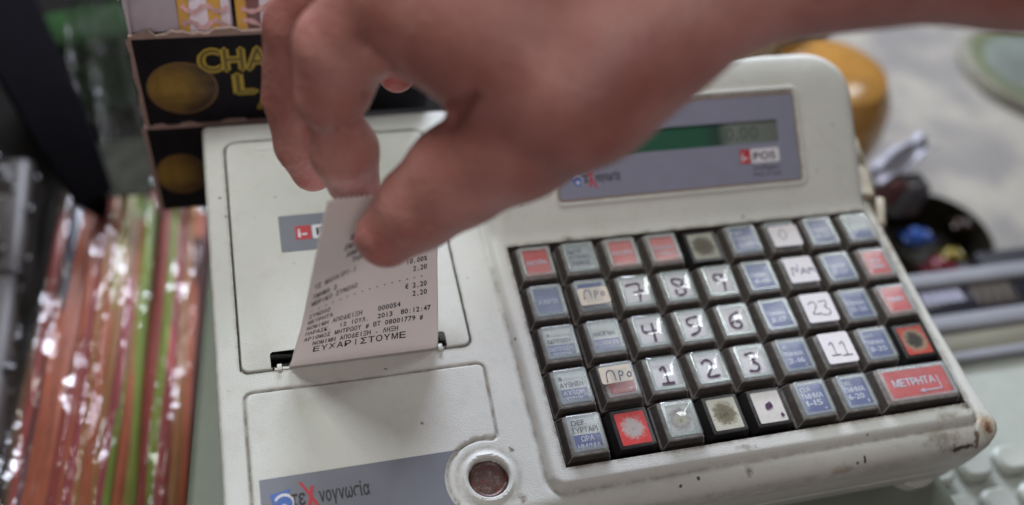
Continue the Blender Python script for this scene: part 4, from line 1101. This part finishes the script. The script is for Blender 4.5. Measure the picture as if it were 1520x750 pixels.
bar(0, x0 + 1.62, y0 + 1.15, z0 + hh + .45, 2.2, 1.15, .55, 'white', [(.0, .22, 'yellow'), (.55, .80, 'yellow')], 'yellow and white wrapped bar beside the white flap')
bar(1, x0 + 3.15, y0 + 1.15, z0 + hh + .42, 2.2, 1.75, .55, 'red', [(.0, .14, 'yellow'), (.30, .95, 'white')], 'maroon bar with a white patch, middle of the open box')
bar(2, x0 + 4.85, y0 + 1.2, z0 + hh + .42, 2.2, 1.2, .55, 'white', [(.0, .18, 'yellow'), (.5, .8, 'red')], 'white bar with a yellow stripe beside the knuckles', -.25)

# ------------------------------------------------------------------ RIGHT: scale, bowl, jar, sheet
# large white wrapping sheet on the counter
def sheetz(x, y): return CZ + .62 + .12 * np.sin(x * .33 + y * .21) + .06 * np.sin(x * .7 - y * .45 + 2) + .03 * np.sin(x * 1.9 + y * 1.3)
V, Q = plane_grid(2, -12, 46, 44, 90, 110, sheetz)
o = link_mesh('wrapping_sheet', fast_mesh('wrapping_sheet', V, Q), None or (lambda: (lambda s: (s.link(s.mix(s.ramp(s.noise(.28, 4, .6), [(.42, 0.0), (.60, 1.0)]), lin(118, 115, 110), lin(146, 142, 130)), s.b.inputs['Base Color']), setattr(s.b.inputs['Roughness'], 'default_value', .85), s.m)[-1])(N('faded_sheet')))())
tag(o, 'pale creased sheet with faint grey pattern lying behind the register', 'sheet')

TOPZ = -4.8   # top of the scale
sc_o = empty('weighing_scale', (13, -4, CZ), 'off-white counter scale with a dark display strip and round buttons', 'scale')
SB = np.array([13, -4, CZ])
SCM = mat('scale_white', lin(150, 156, 146), .5, .12, 1.5, dirt=.25); SCG = mat('scale_grey', lin(128, 130, 134), .45, .1, 1)
a_ = atw(1380, 398, TOPZ); b_ = atw(1520, 375, TOPZ); c_ = atw(1400, 540, TOPZ)
XL = 9.3
def yat(px, py): return atw(px, py, TOPZ)[1]
yb, y1, y2, y3, y4, y5 = [yat(*q) for q in ((1450, 402), (1450, 420), (1450, 462), (1450, 488), (1450, 520), (1450, 536))]
def bxw(mb, lo, hi, b): lo = np.array(lo) - SB; hi = np.array(hi) - SB; mb.box(lo, hi, b, 3); return mb
bxw(MB(), (XL, -11, CZ), (19, yb, TOPZ - .12), .3).build('scale_body', SCM, sc_o)
bxw(MB(), (XL - .0, y1, TOPZ - .2), (19.2, yb + .1, TOPZ + .12), .1).build('top_trim', SCG, sc_o)
bxw(MB(), (atw(1452, 380, TOPZ - .5)[0], yb + .12, CZ + 1), (19.4, yb + 1.1, TOPZ - .5), .1).build('dark_gap_block', mat('navy_black', (.012, .012, .018), .5, .2), sc_o)  # black block added to paint the dark gap behind the scale
dstr = bxw(MB(), (XL + .1, y2 + .02, TOPZ - .2), (19, y1 - .02, TOPZ - .02), .04).build('display_strip', mat('black_glass', (.012, .012, .018), .25, .2), sc_o)
bxw(MB(), (XL - .1, y3, TOPZ - .2), (19.2, y2, TOPZ + .10), .12).build('middle_trim', SCG, sc_o)
bxw(MB(), (XL + .1, y4 + .02, TOPZ - .2), (19, y3 - .02, TOPZ - .01), .04).build('tan_strip', mat('tan_panel', lin(112, 110, 94), .5, .1, 1), sc_o)
bxw(MB(), (XL - .1, y5, TOPZ - .2), (19.2, y4, TOPZ + .10), .12).build('lower_trim', SCG, sc_o)
mb = MB(); lx = atw(1378, 447, TOPZ)[0] - SB[0]; V_, F_, w_ = text2('SCALE', .5)
gl = atw(1400, 440, TOPZ) - SB
mb = MB()
for k_ in range(5): mb.box((gl[0] - .7 + k_ * .28, gl[1] - .22, TOPZ - CZ - .02), (gl[0] - .48 + k_ * .28, gl[1] + .22, TOPZ - CZ - .005), .003)
mb.build('strip_lettering', mat('faint_letters', lin(150, 150, 165), .6), sc_o, False)
for k_ in range(4):
    q = atw(1452 + k_ * 15, 437 - k_ * 2, TOPZ) - SB
    MB().box((q[0] - .16, q[1] - .4, TOPZ - CZ - .03), (q[0] + .18, q[1] + .4, TOPZ - CZ + .0), .03).build('strip_window', mat('dim_brown_glass', (.05, .04, .03), .4), sc_o)
for i in range(6):
    for j in range(6):
        x = 9.95 + i * 1.12 - SB[0] + .1 * (j % 2); y = -4.35 - j * 1.05 - SB[1]
        r_ = MB().loft([z3(rect(x - .44, y - .36, x + .44, y + .36, .26, 5), TOPZ - CZ - .3), z3(rect(x - .44, y - .36, x + .44, y + .36, .26, 5), TOPZ - CZ + .10), z3(rect(x - .36, y - .28, x + .36, y + .28, .22, 5), TOPZ - CZ + .20), z3(rect(x - .2, y - .14, x + .2, y + .14, .12, 5), TOPZ - CZ + .19)])
        r_.build('scale_button', mat('button_white', lin(166, 172, 162), .45, .1, 2) if i == j == 0 else bpy.data.materials['button_white'], sc_o)

# dark bowl of wrapped sweets
bc = atw(1392, 345, -6.9)
bw = empty('sweet_bowl', (bc[0], bc[1], CZ), 'dark brown round bowl of sweets beyond the register', 'bowl')
R0 = 1.9; prof = [(.8, .35), (1.2, .4), (1.7, 1.0), (R0, 2.1), (R0 + .06, 2.5), (R0 - .06, 2.55), (R0 - .12, 2.2), (1.6, 1.2), (1.0, .8), (.1, .75)]
L = [z3(circle(0, 0, r_, 48), z) for r_, z in prof]; MB().loft(L).build('bowl_shell', mat('brown_bowl', (.012, .010, .006), .35, .3, 1, spec=.2), bw)
SW = [('blue', (.03, .12, .50), (1358, 352), .34), ('yellow', (.26, .20, .02), (1410, 380), .26), ('red', (.16, .010, .025), (1392, 400), .42), ('orange', (.05, .02, .008), (1424, 334), .22)]
for n_, c_, px, r_ in SW:
    p = atw(*px, -6.9)
    w0 = empty('wrapped_sweet', p, '%s foil-wrapped sweet in the dark bowl' % n_, 'sweet', 'sweets in the dark bowl')
    L = []
    for k_ in range(1, 12):
        a = math.pi * k_ / 12; L.append([(r_ * math.sin(a) * math.cos(t) * (1 + .06 * math.sin(5 * t)), r_ * math.sin(a) * math.sin(t) * (1 + .06 * math.sin(5 * t)), -r_ * math.cos(a)) for t in np.linspace(0, 2 * math.pi, 20, endpoint=False)])
    MB().loft(L).build('sweet_body', mat('%s_foil' % n_, c_, .3, .2, 3), w0)
    for s_ in (-1, 1):
        MB().loft([[(s_ * r_ * .9, .08 * math.cos(t), .08 * math.sin(t)) for t in np.linspace(0, 6.283, 10, endpoint=False)], [(s_ * r_ * 1.7, .32 * math.cos(t), .12 * math.sin(t * 3)) for t in np.linspace(0, 6.283, 10, endpoint=False)]]).build('wrapper_twist', bpy.data.materials['%s_foil' % n_], w0)

# crumpled silver wrapper with red inside
p = atw(1335, 235, -4.0); fo = empty('foil_wrapper', p, 'crumpled silver wrapper with a red inside beside the register', 'wrapper')
V, Q = plane_grid(-1.25, -.45, 1.25, .45, 30, 16, lambda x, y: .15 * np.sin(x * 4 + y * 3) + .12 * np.sin(y * 9) + .3 * x)
ca, sa = math.cos(.35), math.sin(.35); V[:, :2] = V[:, :2] @ np.array([[ca, sa], [-sa, ca]])
o = link_mesh('foil_sheet', fast_mesh('foil_sheet', V, Q), mat('silver_foil', (.22, .22, .25), .5, .3, 4, metal=.2), fo, True); o.modifiers.new('t', 'SOLIDIFY').thickness = .04 * U
MB().box((-.9, -1.0, -1.3), (.0, -.35, -.25), .15, 3).build('red_inside', mat('dull_red', (.09, .018, .018), .5, .5, 2), fo)
MB().box((-.2, -1.1, -1.8), (.9, -.2, -.4), .2, 3).build('dark_inside', mat('dull_grey', (.05, .045, .05), .4, .3, 2), fo)

# amber jar and the pale basket behind the display
jc = atw(1232, 118, -4.2)
jr = empty('amber_jar', (jc[0], jc[1], CZ), 'round amber plastic jar behind the display corner', 'jar')
L = [z3(circle(0, 0, r_, 40), z) for r_, z in ((1.4, 0.0), (2.0, .5), (2.4, 2.2), (2.5, 3.8), (2.35, 4.8), (1.9, 5.6), (1.2, 5.9))]
MB().loft(L).build('jar_body', mat('amber', (.58, .29, .06), .22, .4, .5, coat=.3, trans=.35), jr)
bk = empty('wicker_basket', atw(1085, 62, -4.6), 'pale wicker basket peeping over the top of the display', 'basket')
for k_ in range(9):
    rr = 2.2 + .05 * (k_ % 2); P3 = [(rr * math.cos(t), rr * .7 * math.sin(t), k_ * .2 + .05 * math.sin(t * 18 + k_ * math.pi)) for t in np.linspace(0, 2 * math.pi, 73)]
    MB().tube(P3, .12, 6).build('wicker_strand', mat('wicker', lin(196, 176, 140), .7, .2, 4) if k_ == 0 else bpy.data.materials['wicker'], bk)
pb = empty('paper_pouch', atw(1160, 62, -4.5), 'pale cream paper pouch between basket and amber jar', 'pouch')
b_ = MB(); b_.box((-1.5, -.7, -1.5), (1.5, .7, 1.0), .3, 4); b_.build('pouch_body', mat('cream_paper', lin(158, 154, 142), .7, .2, 1), pb)

# printed tin lid at the far right
tc = atw(1535, 100, CZ + 1)
tn_ = empty('printed_tin', (tc[0], tc[1], CZ + .5), 'round tin with green centre and yellow rim in the top right corner', 'tin')
MB().loft([z3(circle(0, 0, 3.3, 48), 0), z3(circle(0, 0, 3.3, 48), .5), z3(circle(0, 0, 3.2, 48), .56)]).build('tin_body', mat('tin_yellow', lin(122, 120, 104), .5, .5, .7), tn_)
MB().loft([z3(circle(0, 0, 2.4, 48), .563), z3(circle(0, 0, 2.3, 48), .60)]).build('tin_picture', mat('tin_green', lin(108, 116, 106), .6, .45, .8), tn_)
MB().loft([z3(circle(0, 0, 2.9, 48), .563), z3(circle(0, 0, 2.85, 48), .58)]).build('tin_ring', mat('tin_dark_green', lin(84, 92, 58), .6, .3, .8), tn_)
